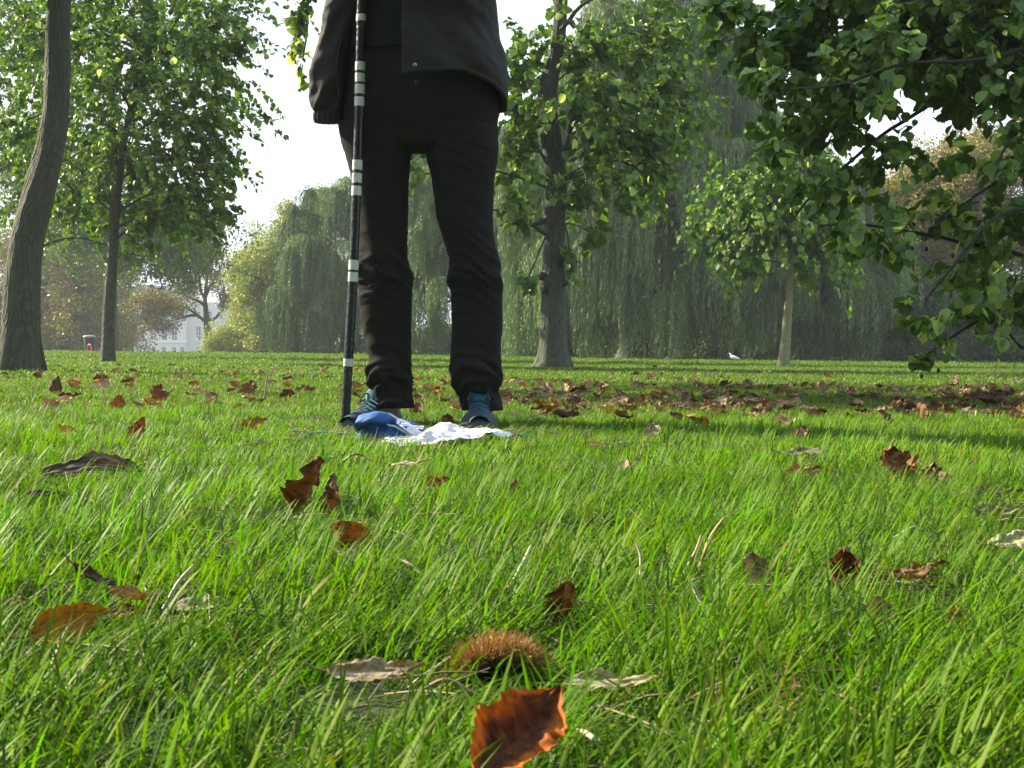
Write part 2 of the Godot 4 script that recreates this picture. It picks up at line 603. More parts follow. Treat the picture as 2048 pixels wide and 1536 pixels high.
func make_grass() -> void:
	# [near edge, far edge, tufts per square metre, blades, spread, shortest, longest, blade width, segments, side margin]
	var zones := [
		[0.42, 1.0, 3400.0, 19, 0.024, 0.022, 0.074, 0.00145, 6, 0.2],
		[1.0, 2.3, 2800.0, 19, 0.027, 0.022, 0.07, 0.0016, 5, 0.35],
		[2.3, 4.4, 1250.0, 30, 0.04, 0.02, 0.056, 0.0021, 4, 0.6],
		[4.4, 9.0, 330.0, 44, 0.07, 0.012, 0.034, 0.0034, 2, 0.9],
		[9.0, 22.0, 70.0, 60, 0.14, 0.015, 0.038, 0.0075, 2, 1.5],
		[22.0, 48.0, 16.0, 80, 0.3, 0.02, 0.045, 0.016, 2, 2.5],
		[48.0, 92.0, 4.0, 90, 0.6, 0.025, 0.06, 0.035, 2, 4.0],
	]
	var patch := FastNoiseLite.new()
	patch.seed = 77
	patch.frequency = 2.2
	# grass is shorter where leaves, burrs and the sheet lie on it
	var pressed := []
	for h in hero_leaves():
		var p := hero_place(h)
		pressed.append(Vector3(p.x, p.z, h[2] * 0.42 * -p.z / FOCAL + 0.012))
	for q in [[1000, 1350, 0.93, 0.05], [1192, 905, 3.0, 0.05], [770, 890, 3.14, 0.08], [900, 890, 3.1, 0.10], [820, 890, 3.12, 0.09]]:
		var p := at(q[0], q[1], q[2])
		pressed.append(Vector3(p.x, p.z, q[3]))
	var lawn := thing("grass", Vector3.ZERO, "green lawn grass, long in front and mown short towards the trees", "grass")
	lawn.set_meta("kind", "stuff")
	var thatch := Geo.new()
	for i in 14:
		thatch.tint = mixed(Color(0.26, 0.17, 0.07), Color(0.45, 0.38, 0.22))
		var p := Vector3(rf(-0.05, 0.05), rf(0.004, 0.022), rf(-0.05, 0.05))
		var q := Vector3(rf(-1, 1), rf(-0.15, 0.3), rf(-1, 1)).normalized() * rf(0.015, 0.04)
		thatch.tube(PackedVector3Array([p - q, p + Vector3(0, 0.002, 0), p + q]), PackedFloat32Array([0.0006, 0.0008, 0.0004]), 4)
	var straws := []
	var straw_tints := PackedColorArray()
	for i in 900:
		var d := sqrt(rf(0.2, 20.0))
		var x := rf(-1, 1) * (0.378 * d + 0.3)
		straws.append(Transform3D(Basis(Vector3.UP, rf(0, TAU)), Vector3(x, ground_y(x, -d), -d)))
		straw_tints.append(Color.WHITE * rf(0.25, 0.6))
	many("thatch", thatch.mesh(), mats["straw"], straws, straw_tints, lawn)
	for zi in zones.size():
		var z: Array = zones[zi]
		for kind in (6 if zi < 3 else 3):
			var places := []
			var tints := PackedColorArray()
			var mesh := tuft(z[3], z[4], z[5], z[6], z[7], z[8], 0.0 if zi < 3 else 0.02, 0.5 if zi < 2 else 0.25)
			var a: float = z[0]
			var b: float = z[1]
			var area: float = 0.378 * (b * b - a * a) + 2.0 * z[9] * (b - a)
			for i in int(area * z[2] / (6.0 if zi < 3 else 3.0)):
				var d := sqrt(rf(a * a, b * b)) if rng.randf() < 0.75 else rf(a, b)
				var x: float = rf(-1, 1) * (0.378 * d + z[9])
				var y := ground_y(x, -d)
				var tall := 1.0 + 0.45 * patch.get_noise_2d(x, d)
				var thin := patch.get_noise_2d(x * 1.7 + 40.0, d * 1.7)
				if thin < -0.38 and zi < 4 and rng.randf() < 0.75:
					continue
				var s := rf(0.75, 1.2)
				if zi == 2 and d > 3.15 and d < 4.2 and absf(x + 0.2) < 0.45:
					tall *= 0.72
				if zi == 2 and d > 3.4 and d < 3.82 and (absf(x + 0.33) < 0.13 or absf(x + 0.09) < 0.1):
					tall *= 0.8
				if zi < 3:
					for q in pressed:
						var dx: float = x - q.x
						var dz: float = -d - q.y
						if dx * dx + dz * dz * (0.13 if dz > 0.0 else 1.0) < q.z * q.z:
							tall *= 0.4 if rng.randf() < 0.85 else 0.75
							break
				places.append(Transform3D(Basis.from_euler(Vector3(rf(-0.12, 0.12), 1.7 * patch.get_noise_2d(x * 1.3 + 70.0, d * 1.3) + rf(-0.5, 0.5) if rng.randf() < 0.75 else rf(0, TAU), rf(-0.12, 0.12))).scaled(Vector3(s, s * tall, s)), Vector3(x, y, -d)))
				var w := 1.0 + 0.22 * patch.get_noise_2d(x * 0.5 + 9.0, d * 0.5) + rf(-0.12, 0.12)
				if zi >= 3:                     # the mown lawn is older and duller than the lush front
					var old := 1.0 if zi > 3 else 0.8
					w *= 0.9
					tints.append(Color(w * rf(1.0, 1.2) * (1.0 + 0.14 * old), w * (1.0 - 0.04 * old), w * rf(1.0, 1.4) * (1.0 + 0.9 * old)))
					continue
				if rng.randf() < 0.05:          # older yellowing tufts
					tints.append(Color(w * rf(1.3, 1.6), w * rf(0.8, 0.95), w * 1.5))
					continue
				tints.append(Color(w * rf(0.85, 1.2), w * rf(0.85, 1.1), w * rf(0.8, 1.3)))
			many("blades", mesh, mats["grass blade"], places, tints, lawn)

# ------------------------------------------------------------------ trees
func live_leaf(wide: float, stations: int, fold: float, droop: float, tip: float, wavy := 0.0) -> ArrayMesh:   # one leaf of length 1 along z
	var g := Geo.new()
	var prev := -1
	var steps := stations + 1
	for k in steps + 1:
		var t := float(k) / steps
		var w := wide * 0.5 * pow(sin(PI * pow(t, tip)), 0.7)
		var y := -droop * t * t
		if k == 0 or k == steps:
			var e := g.vert(Vector3(0, y, t), Vector3.UP)
			if k:
				g.tri(prev, prev + 1, e)
				g.tri(prev + 1, prev + 2, e)
			prev = e
			continue
		var wv := wavy * (1.0 if k % 2 else -1.0)
		var a := g.vert(Vector3(-w, y + fold * w + wv, t), Vector3(fold, 1, 0).normalized())
		g.vert(Vector3(0, y, t), Vector3.UP)
		g.vert(Vector3(w, y + fold * w - wv, t), Vector3(-fold, 1, 0).normalized())
		if k == 1:
			g.tri(prev, a, a + 1)
			g.tri(prev, a + 1, a + 2)
		else:
			g.quad(prev, prev + 1, a + 1, a)
			g.quad(prev + 1, prev + 2, a + 2, a + 1)
		prev = a
	return g.mesh()

func spray_of(leaf_count: int, leaf_len: float, wide: float) -> ArrayMesh:          # a twig end of many small leaves, one metre across
	var g := Geo.new()
	for i in leaf_count:
		var p := ball() * 0.5
		var f := aimed(p, (p * 0.6 + ball() + Vector3(0, -0.5, 0)), Vector3.UP + ball() * 0.8, leaf_len * rf(0.7, 1.3))
		g.tint = Color.WHITE * rf(0.75, 1.25)
		var q := f.basis.y.normalized()
		var a := g.vert(f * Vector3(0, 0, 0), q)
		g.vert(f * Vector3(-wide * 0.5, 0.08, 0.45), q)
		g.vert(f * Vector3(wide * 0.5, 0.08, 0.45), q)
		g.vert(f * Vector3(0, -0.1, 1.0), q)
		g.tri(a, a + 1, a + 2)
		g.tri(a + 1, a + 3, a + 2)
	return g.mesh()

# a trunk through points (u, w, half width in pixels) seen at one depth
func trunk_line(rows: Array, depth: float) -> Array:
	var pts := []
	var rad := PackedFloat32Array()
	for r in rows:
		pts.append(at(r[0], r[1], depth))
		rad.append(r[2] * depth / FOCAL)
	return [pts, rad]

func trunk_mesh(line: Array, sides: int, knobs: float, flare: float) -> ArrayMesh:
	var pts := smooth_line(line[0], 6)
	var g := Geo.new()
	var rings := []
	var run := 0.0
	var uvs := PackedVector2Array()
	for j in pts.size():
		var f := float(j) / 6.0
		var k := mini(int(f), line[1].size() - 1)
		var r := lerpf(line[1][k], line[1][mini(k + 1, line[1].size() - 1)], f - k)
		var ring := PackedVector3Array()
		if j:
			run += pts[j].distance_to(pts[j - 1])
		for i in sides:
			var a := TAU * i / sides
			var n := fine_noise.get_noise_3d(pts[0].x * 3.0 + cos(a) * 1.1, pts[j].y * 1.3, sin(a) * 1.1)
			var root := flare * exp(-run * 4.5) * (0.55 + 0.45 * sin(a * 5.0 + pts[0].x * 7.0))
			ring.append(pts[j] + Vector3(cos(a), 0, sin(a)) * r * (1.0 + knobs * n + root))
			uvs.append(Vector2(float(i) / sides, run / 1.3))
		rings.append(ring)
	g.loft(rings, true)
	for i in uvs.size():
		g.uv[i] = uvs[i]
	return g.mesh()

# limbs and twigs from the trunk into each lobe of the crown, with leaves along the twigs
# lobe: [u, w, half width px, half height px, depth, half depth m, number of twigs]
class Crown:
	var places := []
	var tints := PackedColorArray()
	var twigs := Geo.new()

func grow_lobe(c: Crown, from: Vector3, centre: Vector3, radii: Vector3, twigs: int, leaves: int, size: float, c1: Color, c2: Color, odd: Color, odd_share: float, twig_r: float, down: float) -> void:
	for i in twigs:
		var dir := (ball() + ball() + ball()) * 0.62
		var p := centre + dir * radii
		var start := centre + dir * radii * rf(0.1, 0.6) + ball() * 0.1
		start = start.lerp(from, rf(0.0, 0.25))
		var mid := (start + p) * 0.5 + Vector3(0, 0.12 * start.distance_to(p), 0)
		var end := p + Vector3(0, -down * start.distance_to(p) * 0.5, 0)
		if twig_r > 0.0:
			c.twigs.tube(PackedVector3Array([start, mid, end]), PackedFloat32Array([twig_r, twig_r * 0.7, twig_r * 0.3]), 3, false)
		for k in leaves:
			var t := rf(0.15, 1.05)
			var q := start.lerp(mid, t * 2.0) if t < 0.5 else mid.lerp(end, t * 2.0 - 1.0)
			var axis := (end - start).normalized() * 0.5 + ball() * 0.9 + Vector3(0, -down, 0)
			var f := aimed(q + ball() * size * 0.5, axis, Vector3.UP + ball() * 0.7, size * rf(0.6, 1.25))
			c.places.append(f)
			var col := mixed(c1, c2, 0.18)
			if rng.randf() < odd_share:
				col = mixed(odd, c2, 0.2)
			c.tints.append(col)

func limb(tree: Node3D, called: String, pts: Array, r0: float, r1: float, m: Material, sides := 7) -> void:
	var line := smooth_line(pts, 5)
	var rad := PackedFloat32Array()
	for j in line.size():
		rad.append(lerpf(r0, r1, float(j) / (line.size() - 1)))
		if j > 0 and j < line.size() - 1:
			line[j] += ball() * rad[j] * 0.35
	var g := Geo.new()
	g.tube(line, rad, sides, true, 0.8)
	var o := part(called, g.mesh(), m, tree, -tree.position)
	o.name = called

# opts: leaf mesh, size, colours, twig radius, limbs, how many of the largest leaves stand alone
func crown(tree: Node3D, trunk: PackedVector3Array, lobes: Array, o: Dictionary) -> void:
	var c := Crown.new()
	for l in lobes:
		var centre := at(l[0], l[1], l[4])
		var k: float = l[4] / FOCAL
		var radii := Vector3(l[2] * k, l[3] * k, l[5])
		var from := trunk[0]
		var best := 1e9
		for p in trunk:
			var low := p.y - (centre.y - radii.x * 0.3)
			var s := p.distance_to(centre) + (maxf(low, 0.0) * 1.5)
			if s < best and p.y > o.get("first_limb", 1.0):
				best = s
				from = p
		if o.get("limb_r", 0.0) > 0.0 and l.size() < 8:
			var mid := from.lerp(centre, 0.5) + Vector3(0, best * 0.12, 0) + ball() * best * 0.06
			limb(tree, "branch", [from, mid, centre, centre + (centre - from).normalized() * radii.x * 0.4], o.limb_r * clampf(best / 2.5, 0.5, 1.3), o.limb_r * 0.25, o.bark)
		grow_lobe(c, from, centre, radii, l[6], o.leaves, o.size, o.c1, o.c2, o.odd, o.odd_share, o.get("twig_r", 0.0), o.get("down", 0.5))
	finish_crown(tree, c, o)

func finish_crown(tree: Node3D, c: Crown, o: Dictionary) -> void:
	var alone: int = o.get("alone", 0)
	var out := {}
	if alone:
		var near := []
		var inv := eye_frame.affine_inverse()
		for i in c.places.size():
			var q: Vector3 = inv * c.places[i].origin
			if q.z < -0.5 and absf(q.x / q.z) < 0.36 and absf(q.y / q.z) < 0.265:
				near.append([-q.z / c.places[i].basis.x.length(), i])
		near.sort_custom(func(a, b): return a[0] < b[0])
		var tones := []
		for k in 6:
			var m: StandardMaterial3D = mats["leaf"].duplicate()
			m.vertex_color_use_as_albedo = false
			m.albedo_color = mixed(o.c1, o.c2, 0.2).linear_to_srgb() if k < 5 else Color(o.odd).linear_to_srgb()
			tones.append(m)
		for k in mini(alone, near.size()):
			var i: int = near[k][1]
			out[i] = true
			var leaf := part("leaf", o.leaf, tones[rng.randi() % 5] if rng.randf() > o.odd_share else tones[5], tree)
			leaf.transform = Transform3D(c.places[i].basis, c.places[i].origin - tree.position)
	var places := []
	var tints := PackedColorArray()
	for i in c.places.size():
		if not out.has(i):
			places.append(Transform3D(c.places[i].basis, c.places[i].origin - tree.position))
			tints.append(c.tints[i])
	many("foliage", o.leaf, mats[o.get("leaf_mat", "leaf")], places, tints, tree)
	if c.twigs.v.size():
		part("twigs", c.twigs.mesh(), mats["twig"], tree, -tree.position, "stuff")

func tree_base(called: String, u: float, depth: float, label: String, group := "park trees") -> Node3D:
	return thing(called, on_lawn(u, depth), label, "tree", group)

func make_trees() -> void:
	var broad := live_leaf(0.85, 3, 0.28, 0.16, 0.8)
	var heart := live_leaf(0.95, 3, 0.3, 0.25, 0.7)
	var small := live_leaf(0.75, 1, 0.3, 0.1, 0.85)
	var spray := spray_of(26, 0.17, 0.62)
	# --- the leaning trunk at the left edge
	var t := tree_base("lime_tree", 45, 11.5, "thick leaning tree trunk at the left edge, nearest to the camera")
	var line := trunk_line([[41, 770, 39], [41, 740, 38], [41, 676, 36], [43, 594, 34.5], [50, 512, 33], [64, 440, 33], [87, 358, 31], [105, 276, 28], [114, 194, 25.5], [118, 57, 24], [121, -80, 23], [126, -300, 22], [118, -600, 17], [122, -900, 11], [120, -1250, 5]], 11.5)
	part("trunk", trunk_mesh(line, 22, 0.14, 0.7), mats["furrowed bark"], t, -t.position)
	crown(t, smooth_line(line[0], 3), [[60, -420, 330, 180, 11.5, 1.4, 70], [300, -700, 330, 260, 11.0, 1.5, 70], [-200, -600, 330, 260, 12, 1.5, 70], [100, -950, 420, 260, 11.5, 2.0, 110], [120, -1250, 300, 200, 11.5, 1.4, 60], [-300, -250, 260, 130, 11.5, 1.2, 40], [-250, -690, 520, 420, 9.4, 1.9, 190], [-650, -560, 440, 380, 9.7, 1.6, 150]],  # last two lobes, out of view, added to shade the alder
		{"leaf": small, "size": 0.10, "leaves": 34, "c1": Color(0.045, 0.10, 0.018), "c2": Color(0.075, 0.15, 0.022), "odd": Color(0.25, 0.2, 0.03), "odd_share": 0.04, "limb_r": 0.06, "bark": mats["smooth bark"], "twig_r": 0.006, "first_limb": 3.2})
	limb(t, "branch", [at(118, -560, 11.5), at(300, -420, 11.2), at(480, -240, 11.0), at(600, -90, 10.9), at(615, 40, 10.9), at(606, 120, 10.9)], 0.035, 0.004, mats["smooth bark"])
	var hang := Crown.new()
	for l in [[600, 40, 26, 40, 10.9, 0.2, 10], [596, 110, 22, 36, 10.9, 0.15, 7], [612, 150, 14, 14, 10.9, 0.1, 2], [620, -60, 70, 70, 10.9, 0.4, 22], [470, -230, 130, 80, 11.0, 0.5, 30]]:
		var k: float = l[4] / FOCAL
		grow_lobe(hang, at(612, 20, 10.9), at(l[0], l[1], l[4]), Vector3(l[2] * k, l[3] * k, l[5]), l[6], 8, 0.07, Color(0.04, 0.085, 0.02), Color(0.075, 0.15, 0.022), Color(0.2, 0.2, 0.03), 0.03, 0.003, 0.6)
	finish_crown(t, hang, {"leaf": broad, "c1": Color(0.045, 0.10, 0.018), "c2": Color(0.075, 0.15, 0.022), "odd": Color(0.2, 0.2, 0.03), "odd_share": 0.03, "alone": 80})
	# --- the slim trunk behind it, whose crown fills the left of the picture
	t = tree_base("lime_tree", 217, 18.0, "slim straight tree right of the thick leaning trunk, its crown low over the lawn")
	line = trunk_line([[216, 740, 15], [217, 726, 14], [217, 676, 12.5], [220, 594, 12], [226, 512, 10.5], [230, 430, 10], [239, 358, 8], [250, 276, 7], [268, 194, 6], [285, 100, 5.5], [300, 0, 5], [318, -150, 4], [322, -400, 2]], 18.0)
	part("trunk", trunk_mesh(line, 14, 0.1, 0.4), mats["smooth bark"], t, -t.position)
	crown(t, smooth_line(line[0], 3), [
		[300, -150, 349, 226, 18, 1.8, 86], [330, 80, 248, 181, 18, 1.56, 90], [215, 160, 146, 181, 17.5, 1.32, 52], [400, 230, 110, 151, 18, 1.2, 52], [255, 300, 175, 121, 18, 1.32, 61],
		[370, 390, 123, 91, 18, 1.08, 43], [430, 110, 87, 121, 18, 1.08, 32], [440, 330, 53, 91, 18, 0.72, 18], [150, 380, 102, 105, 18, 1.2, 29], [180, 60, 131, 137, 18.5, 1.2, 43], [475, 80, 53, 76, 18, 0.6, 11], [60, 80, 131, 166, 19, 1.2, 49], [300, 445, 131, 52, 18, 0.96, 23], [460, 430, 53, 60, 18, 0.6, 9], [30, 250, 87, 166, 19, 1.08, 32]],
		{"leaf": broad, "size": 0.075, "leaves": 34, "c1": Color(0.09, 0.165, 0.024), "c2": Color(0.18, 0.285, 0.034), "odd": Color(0.28, 0.22, 0.04), "odd_share": 0.03, "limb_r": 0.03, "bark": mats["smooth bark"], "twig_r": 0.005, "first_limb": 1.5, "alone": 220})
	# --- a second crown behind it, its trunk hidden by the thick one
	t = tree_base("lime_tree", 44, 27.0, "tree behind the thick leaning trunk whose lighter leaves fill the upper left")
	line = trunk_line([[44, 725, 12], [44, 690, 10], [46, 560, 9], [60, 400, 8], [110, 250, 7], [160, 100, 5], [180, -100, 3]], 27.0)
	part("trunk", trunk_mesh(line, 14, 0.1, 0.4), mats["smooth bark"], t, -t.position)
	crown(t, smooth_line(line[0], 3), [
		[90, 60, 170, 150, 27, 1.6, 60], [260, 20, 170, 150, 27.5, 1.6, 60], [390, 110, 110, 170, 27, 1.5, 50], [30, 260, 140, 130, 27, 1.6, 50], [200, 260, 150, 130, 27.5, 1.6, 56], [350, 300, 120, 120, 27, 1.5, 40],
		[60, 420, 110, 90, 27, 1.5, 34], [180, 440, 110, 70, 27.5, 1.4, 32], [310, 430, 110, 70, 27, 1.4, 32], [420, 430, 60, 60, 27, 1.0, 14], [450, 230, 40, 90, 27, 0.8, 10], [270, 510, 60, 30, 27, 0.8, 8], [160, -150, 300, 120, 27, 2.0, 50], [-110, 200, 120, 250, 27, 1.6, 60], [10, 120, 90, 130, 27, 1.4, 40], [60, 330, 80, 90, 26.5, 1.2, 30], [20, 40, 90, 80, 26, 1.2, 36], [470, 20, 70, 70, 26, 1.0, 24], [350, -10, 130, 60, 26.5, 1.2, 36], [180, 10, 130, 70, 26, 1.2, 40], [330, 170, 130, 110, 27, 1.5, 40], [130, 180, 110, 110, 27, 1.5, 40]],
		{"leaf": broad, "size": 0.085, "leaves": 28, "c1": Color(0.095, 0.165, 0.026), "c2": Color(0.18, 0.26, 0.036), "odd": Color(0.34, 0.22, 0.04), "odd_share": 0.05, "limb_r": 0.03, "bark": mats["smooth bark"], "twig_r": 0.005, "first_limb": 1.5, "alone": 60})
	# --- far trunk behind the slim one
	t = tree_base("lime_tree", 232, 58.0, "far grey trunk showing just right of the slim straight trunk")
	line = trunk_line([[232, 712, 7], [231, 690, 6], [230, 600, 5.2], [231, 520, 4.5], [236, 430, 3.5], [240, 300, 2]], 58.0)
	part("trunk", trunk_mesh(line, 10, 0.08, 0.3), mats["smooth bark"], t, -t.position)
	crown(t, smooth_line(line[0], 3), [[230, 470, 157, 79, 58, 3.3, 63], [330, 430, 109, 92, 57, 3.3, 54], [400, 480, 73, 92, 56, 2.2, 36], [140, 420, 109, 106, 58, 3.3, 54], [200, 340, 145, 106, 58, 3.3, 54], [70, 350, 109, 119, 58, 3.3, 45], [360, 520, 85, 53, 57, 2.2, 18]],
		{"leaf": spray, "leaf_mat": "leaf", "size": 0.75, "leaves": 9, "c1": Color(0.10, 0.18, 0.035), "c2": Color(0.17, 0.26, 0.05), "odd": Color(0.2, 0.17, 0.05), "odd_share": 0.08, "limb_r": 0.08, "bark": mats["smooth bark"], "first_limb": 3.0})
	# --- brown-green trees far at the left
	for a in [[120, 84.0, "far brownish green tree behind the litter bin, left of the far grey trunk", [[60, 600, 80, 90, 84, 4, 144], [150, 560, 80, 80, 84, 4, 144], [180, 640, 90, 60, 82, 4, 128], [60, 500, 90, 70, 85, 4, 112], [20, 680, 100, 30, 82, 3, 80], [140, 685, 110, 26, 80, 2, 96]]], [262, 92.0, "far olive tree standing between the far grey trunk and the villa", [[222, 610, 36, 80, 90, 3, 110], [236, 535, 48, 45, 92, 3, 60], [215, 680, 34, 26, 88, 3, 60]]], [-180, 84.0, "far brownish tree cut off by the left edge behind the thick trunk", [[-160, 560, 150, 130, 84, 5, 176], [-200, 660, 180, 60, 84, 4, 96], [-60, 640, 80, 70, 84, 4, 80]]]]:
		t = tree_base("far_tree", a[0], a[1], a[2], "far trees at the edge of the lawn")
		line = trunk_line([[a[0], 715, 6], [a[0] + 2, 640, 4.5], [a[0] - 3, 560, 3], [a[0], 480, 1.5]], a[1])
		part("trunk", trunk_mesh(line, 8, 0.1, 0.3), mats["smooth bark"], t, -t.position)
		crown(t, smooth_line(line[0], 3), a[3], {"leaf": spray, "size": 0.95, "leaves": 8, "c1": Color(0.13, 0.145, 0.02), "c2": Color(0.28, 0.22, 0.03), "odd": Color(0.48, 0.30, 0.04), "odd_share": 0.18, "limb_r": 0.1, "bark": mats["smooth bark"], "first_limb": 2.0})
	# --- the thin-crowned autumn tree before the villa
	t = tree_base("autumn_tree", 415, 76.0, "small forked autumn tree with thin brownish crown in front of the white villa")
	line = trunk_line([[417, 712, 8.5], [416, 690, 7], [414, 640, 6.5], [411, 600, 4], [414, 560, 3], [416, 520, 2.2], [412, 470, 1.2]], 76.0)
	part("trunk", trunk_mesh(line, 10, 0.12, 0.35), mats["smooth bark"], t, -t.position)
	for b in [[[414, 645], [395, 630], [372, 615], [340, 606]], [[415, 642], [434, 634], [452, 612], [470, 600]], [[412, 600], [402, 580], [398, 545], [385, 520]], [[413, 590], [425, 565], [440, 540], [448, 515]], [[395, 630], [375, 632], [350, 640]], [[411, 612], [392, 600], [360, 588]]]:
		var bp := []
		for q in b:
			bp.append(at(q[0], q[1], 76.0 + rf(-1, 1)))
		limb(t, "branch", bp, 0.1, 0.03, mats["smooth bark"])
	crown(t, smooth_line(line[0], 3), [[290, 600, 50, 26, 77, 1.4, 22, 0], [300, 640, 34, 26, 77, 1.2, 12, 0], [350, 612, 60, 28, 76, 1.6, 16, 0], [320, 600, 34, 34, 76, 1.4, 8, 0], [372, 575, 60, 30, 76, 1.6, 13, 0], [440, 570, 46, 40, 76, 1.6, 13, 0], [400, 530, 60, 40, 76, 1.6, 14, 0], [330, 648, 34, 20, 76, 1.2, 6, 0], [462, 600, 26, 30, 76, 1.2, 8, 0], [425, 500, 40, 40, 76, 1.4, 8, 0], [345, 540, 50, 40, 76, 1.5, 8, 0]],
		{"leaf": spray, "size": 0.62, "leaves": 7, "c1": Color(0.15, 0.13, 0.035), "c2": Color(0.24, 0.17, 0.045), "odd": Color(0.4, 0.2, 0.05), "odd_share": 0.15, "twig_r": 0.012, "bark": mats["smooth bark"], "first_limb": 1.5})
	# --- yellow bush and yellow-green tree left of the first willow, backlight put into colours
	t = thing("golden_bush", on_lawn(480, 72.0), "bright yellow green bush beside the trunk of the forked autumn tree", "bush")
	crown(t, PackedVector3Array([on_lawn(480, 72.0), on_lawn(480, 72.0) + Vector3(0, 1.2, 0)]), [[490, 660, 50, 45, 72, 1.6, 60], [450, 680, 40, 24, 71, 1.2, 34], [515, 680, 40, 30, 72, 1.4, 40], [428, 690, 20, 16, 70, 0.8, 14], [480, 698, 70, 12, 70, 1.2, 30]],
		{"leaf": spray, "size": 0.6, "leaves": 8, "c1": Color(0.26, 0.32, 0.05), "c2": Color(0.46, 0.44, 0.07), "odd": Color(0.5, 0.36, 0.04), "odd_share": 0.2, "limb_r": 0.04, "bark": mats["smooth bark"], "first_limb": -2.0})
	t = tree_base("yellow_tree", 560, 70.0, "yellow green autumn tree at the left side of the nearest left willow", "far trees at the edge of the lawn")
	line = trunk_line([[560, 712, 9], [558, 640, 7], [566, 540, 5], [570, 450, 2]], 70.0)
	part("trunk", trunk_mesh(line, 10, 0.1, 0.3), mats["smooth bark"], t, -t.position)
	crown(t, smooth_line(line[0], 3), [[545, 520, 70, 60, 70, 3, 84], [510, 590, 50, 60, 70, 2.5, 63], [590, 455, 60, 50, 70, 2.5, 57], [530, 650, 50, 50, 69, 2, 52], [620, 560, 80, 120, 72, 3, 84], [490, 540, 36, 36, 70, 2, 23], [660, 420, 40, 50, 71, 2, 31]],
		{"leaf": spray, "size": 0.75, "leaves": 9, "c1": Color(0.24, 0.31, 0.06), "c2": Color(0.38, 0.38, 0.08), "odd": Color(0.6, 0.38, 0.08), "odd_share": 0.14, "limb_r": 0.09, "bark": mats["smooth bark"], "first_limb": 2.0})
	# --- the kinked trunk right of the person
	t = tree_base("hazel_tree", 1106, 16.7, "dark kinked tree trunk with a knobbly burl, right of the person")
	line = trunk_line([[1106, 755, 32], [1106, 738, 30], [1107, 715, 27], [1107, 676, 25.5], [1107, 610, 23.5], [1107, 560, 24.5], [1107, 500, 22.5], [1109, 430, 21], [1113, 358, 20], [1104, 290, 21], [1094, 221, 21], [1099, 160, 18], [1111, 112, 15], [1120, 40, 13], [1124, -100, 12], [1118, -350, 9], [1110, -650, 4]], 16.7)
	part("trunk", trunk_mesh(line, 22, 0.1, 0.95), mats["furrowed bark"], t, -t.position)
	for b in [[[1128, 300, 0.03], [1146, 240, 0.02], [1160, 203, 0.016], [1210, 198, 0.014], [1262, 208, 0.012], [1345, 207, 0.01], [1400, 222, 0.008]], [[1095, 250, 0.03], [1050, 226, 0.02], [1000, 222, 0.012]], [[1092, 440, 0.03], [1062, 450, 0.02], [1020, 425, 0.014], [985, 420, 0.01]], [[1092, 470, 0.025], [1050, 445, 0.016], [1000, 452, 0.01]], [[1130, 330, 0.024], [1190, 300, 0.016], [1260, 330, 0.01], [1330, 350, 0.006]], [[1095, 330, 0.02], [1065, 290, 0.014], [1025, 320, 0.008]], [[1122, 60, 0.03], [1180, 0, 0.02], [1280, -30, 0.01]]]:
		var bp := []
		for q in b:
			bp.append(at(q[0], q[1], 16.7 + rf(-0.4, 0.1)))
		limb(t, "branch", bp, b[0][2], b[-1][2], mats["smooth bark"])
	var knob := Geo.new()
	for k in 3:
		var ctr := at([1084, 1090, 1129][k], [552, 578, 566][k], 16.62)
		var rr: float = [0.05, 0.06, 0.045][k]
		var rings := []
		for j in 7:
			var ring := PackedVector3Array()
			var a := PI * (j + 0.35) / 7.0
			for i in 10:
				var q := Vector3(sin(a) * cos(TAU * i / 10), cos(a), sin(a) * sin(TAU * i / 10))
				ring.append(ctr + q * rr * (1.0 + 0.35 * fine_noise.get_noise_3d(q.x * 2 + k * 5, q.y * 2, q.z * 2)))
			rings.append(ring)
		knob.loft(rings)
		part("burl", knob.mesh(), mats["furrowed bark"], t, -t.position)
		knob = Geo.new()
	crown(t, smooth_line(line[0], 3), [
		[1210, 100, 232, 113, 16.7, 1.44, 59], [1040, 310, 61, 99, 16.3, 0.72, 19], [1260, 280, 164, 99, 16.5, 1.2, 47], [1190, 390, 130, 71, 16.5, 0.96, 27], [1035, 130, 68, 113, 16.7, 0.96, 19], [1350, 190, 123, 113, 16.7, 1.2, 37], [1320, 330, 82, 85, 16.5, 0.84, 19], [1180, 200, 123, 85, 16.2, 0.96, 32],
		[1150, -150, 410, 185, 16.7, 1.92, 75], [1020, 420, 46, 57, 16.4, 0.6, 11], [840, 350, 36, 57, 16.0, 0.48, 5], [1330, 80, 123, 99, 16.9, 1.2, 27], [1140, 520, 33, 57, 16.5, 0.48, 5], [1055, 560, 19, 23, 16.4, 0.24, 2], [1100, -420, 410, 212, 16.7, 1.92, 64], [1190, 470, 55, 28, 16.5, 0.48, 5], [1040, 230, 55, 71, 16.4, 0.72, 13]],
		{"leaf": heart, "size": 0.098, "leaves": 21, "c1": Color(0.08, 0.15, 0.024), "c2": Color(0.165, 0.265, 0.032), "odd": Color(0.2, 0.26, 0.03), "odd_share": 0.08, "limb_r": 0.022, "bark": mats["smooth bark"], "twig_r": 0.005, "first_limb": 1.6, "alone": 280})
	# --- young tree with the pale stem
	t = tree_base("young_tree", 1567, 22.0, "young tree with a pale slightly leaning stem and a low bright green crown")
	line = trunk_line([[1565, 745, 12.5], [1566, 730, 11], [1570, 690, 10], [1574, 640, 9], [1578, 590, 7.5], [1581, 550, 6.5], [1584, 500, 5.5], [1588, 430, 4.5], [1590, 340, 3], [1592, 270, 1.5]], 22.0)
	part("trunk", trunk_mesh(line, 14, 0.06, 0.35), mats["pale bark"], t, -t.position)
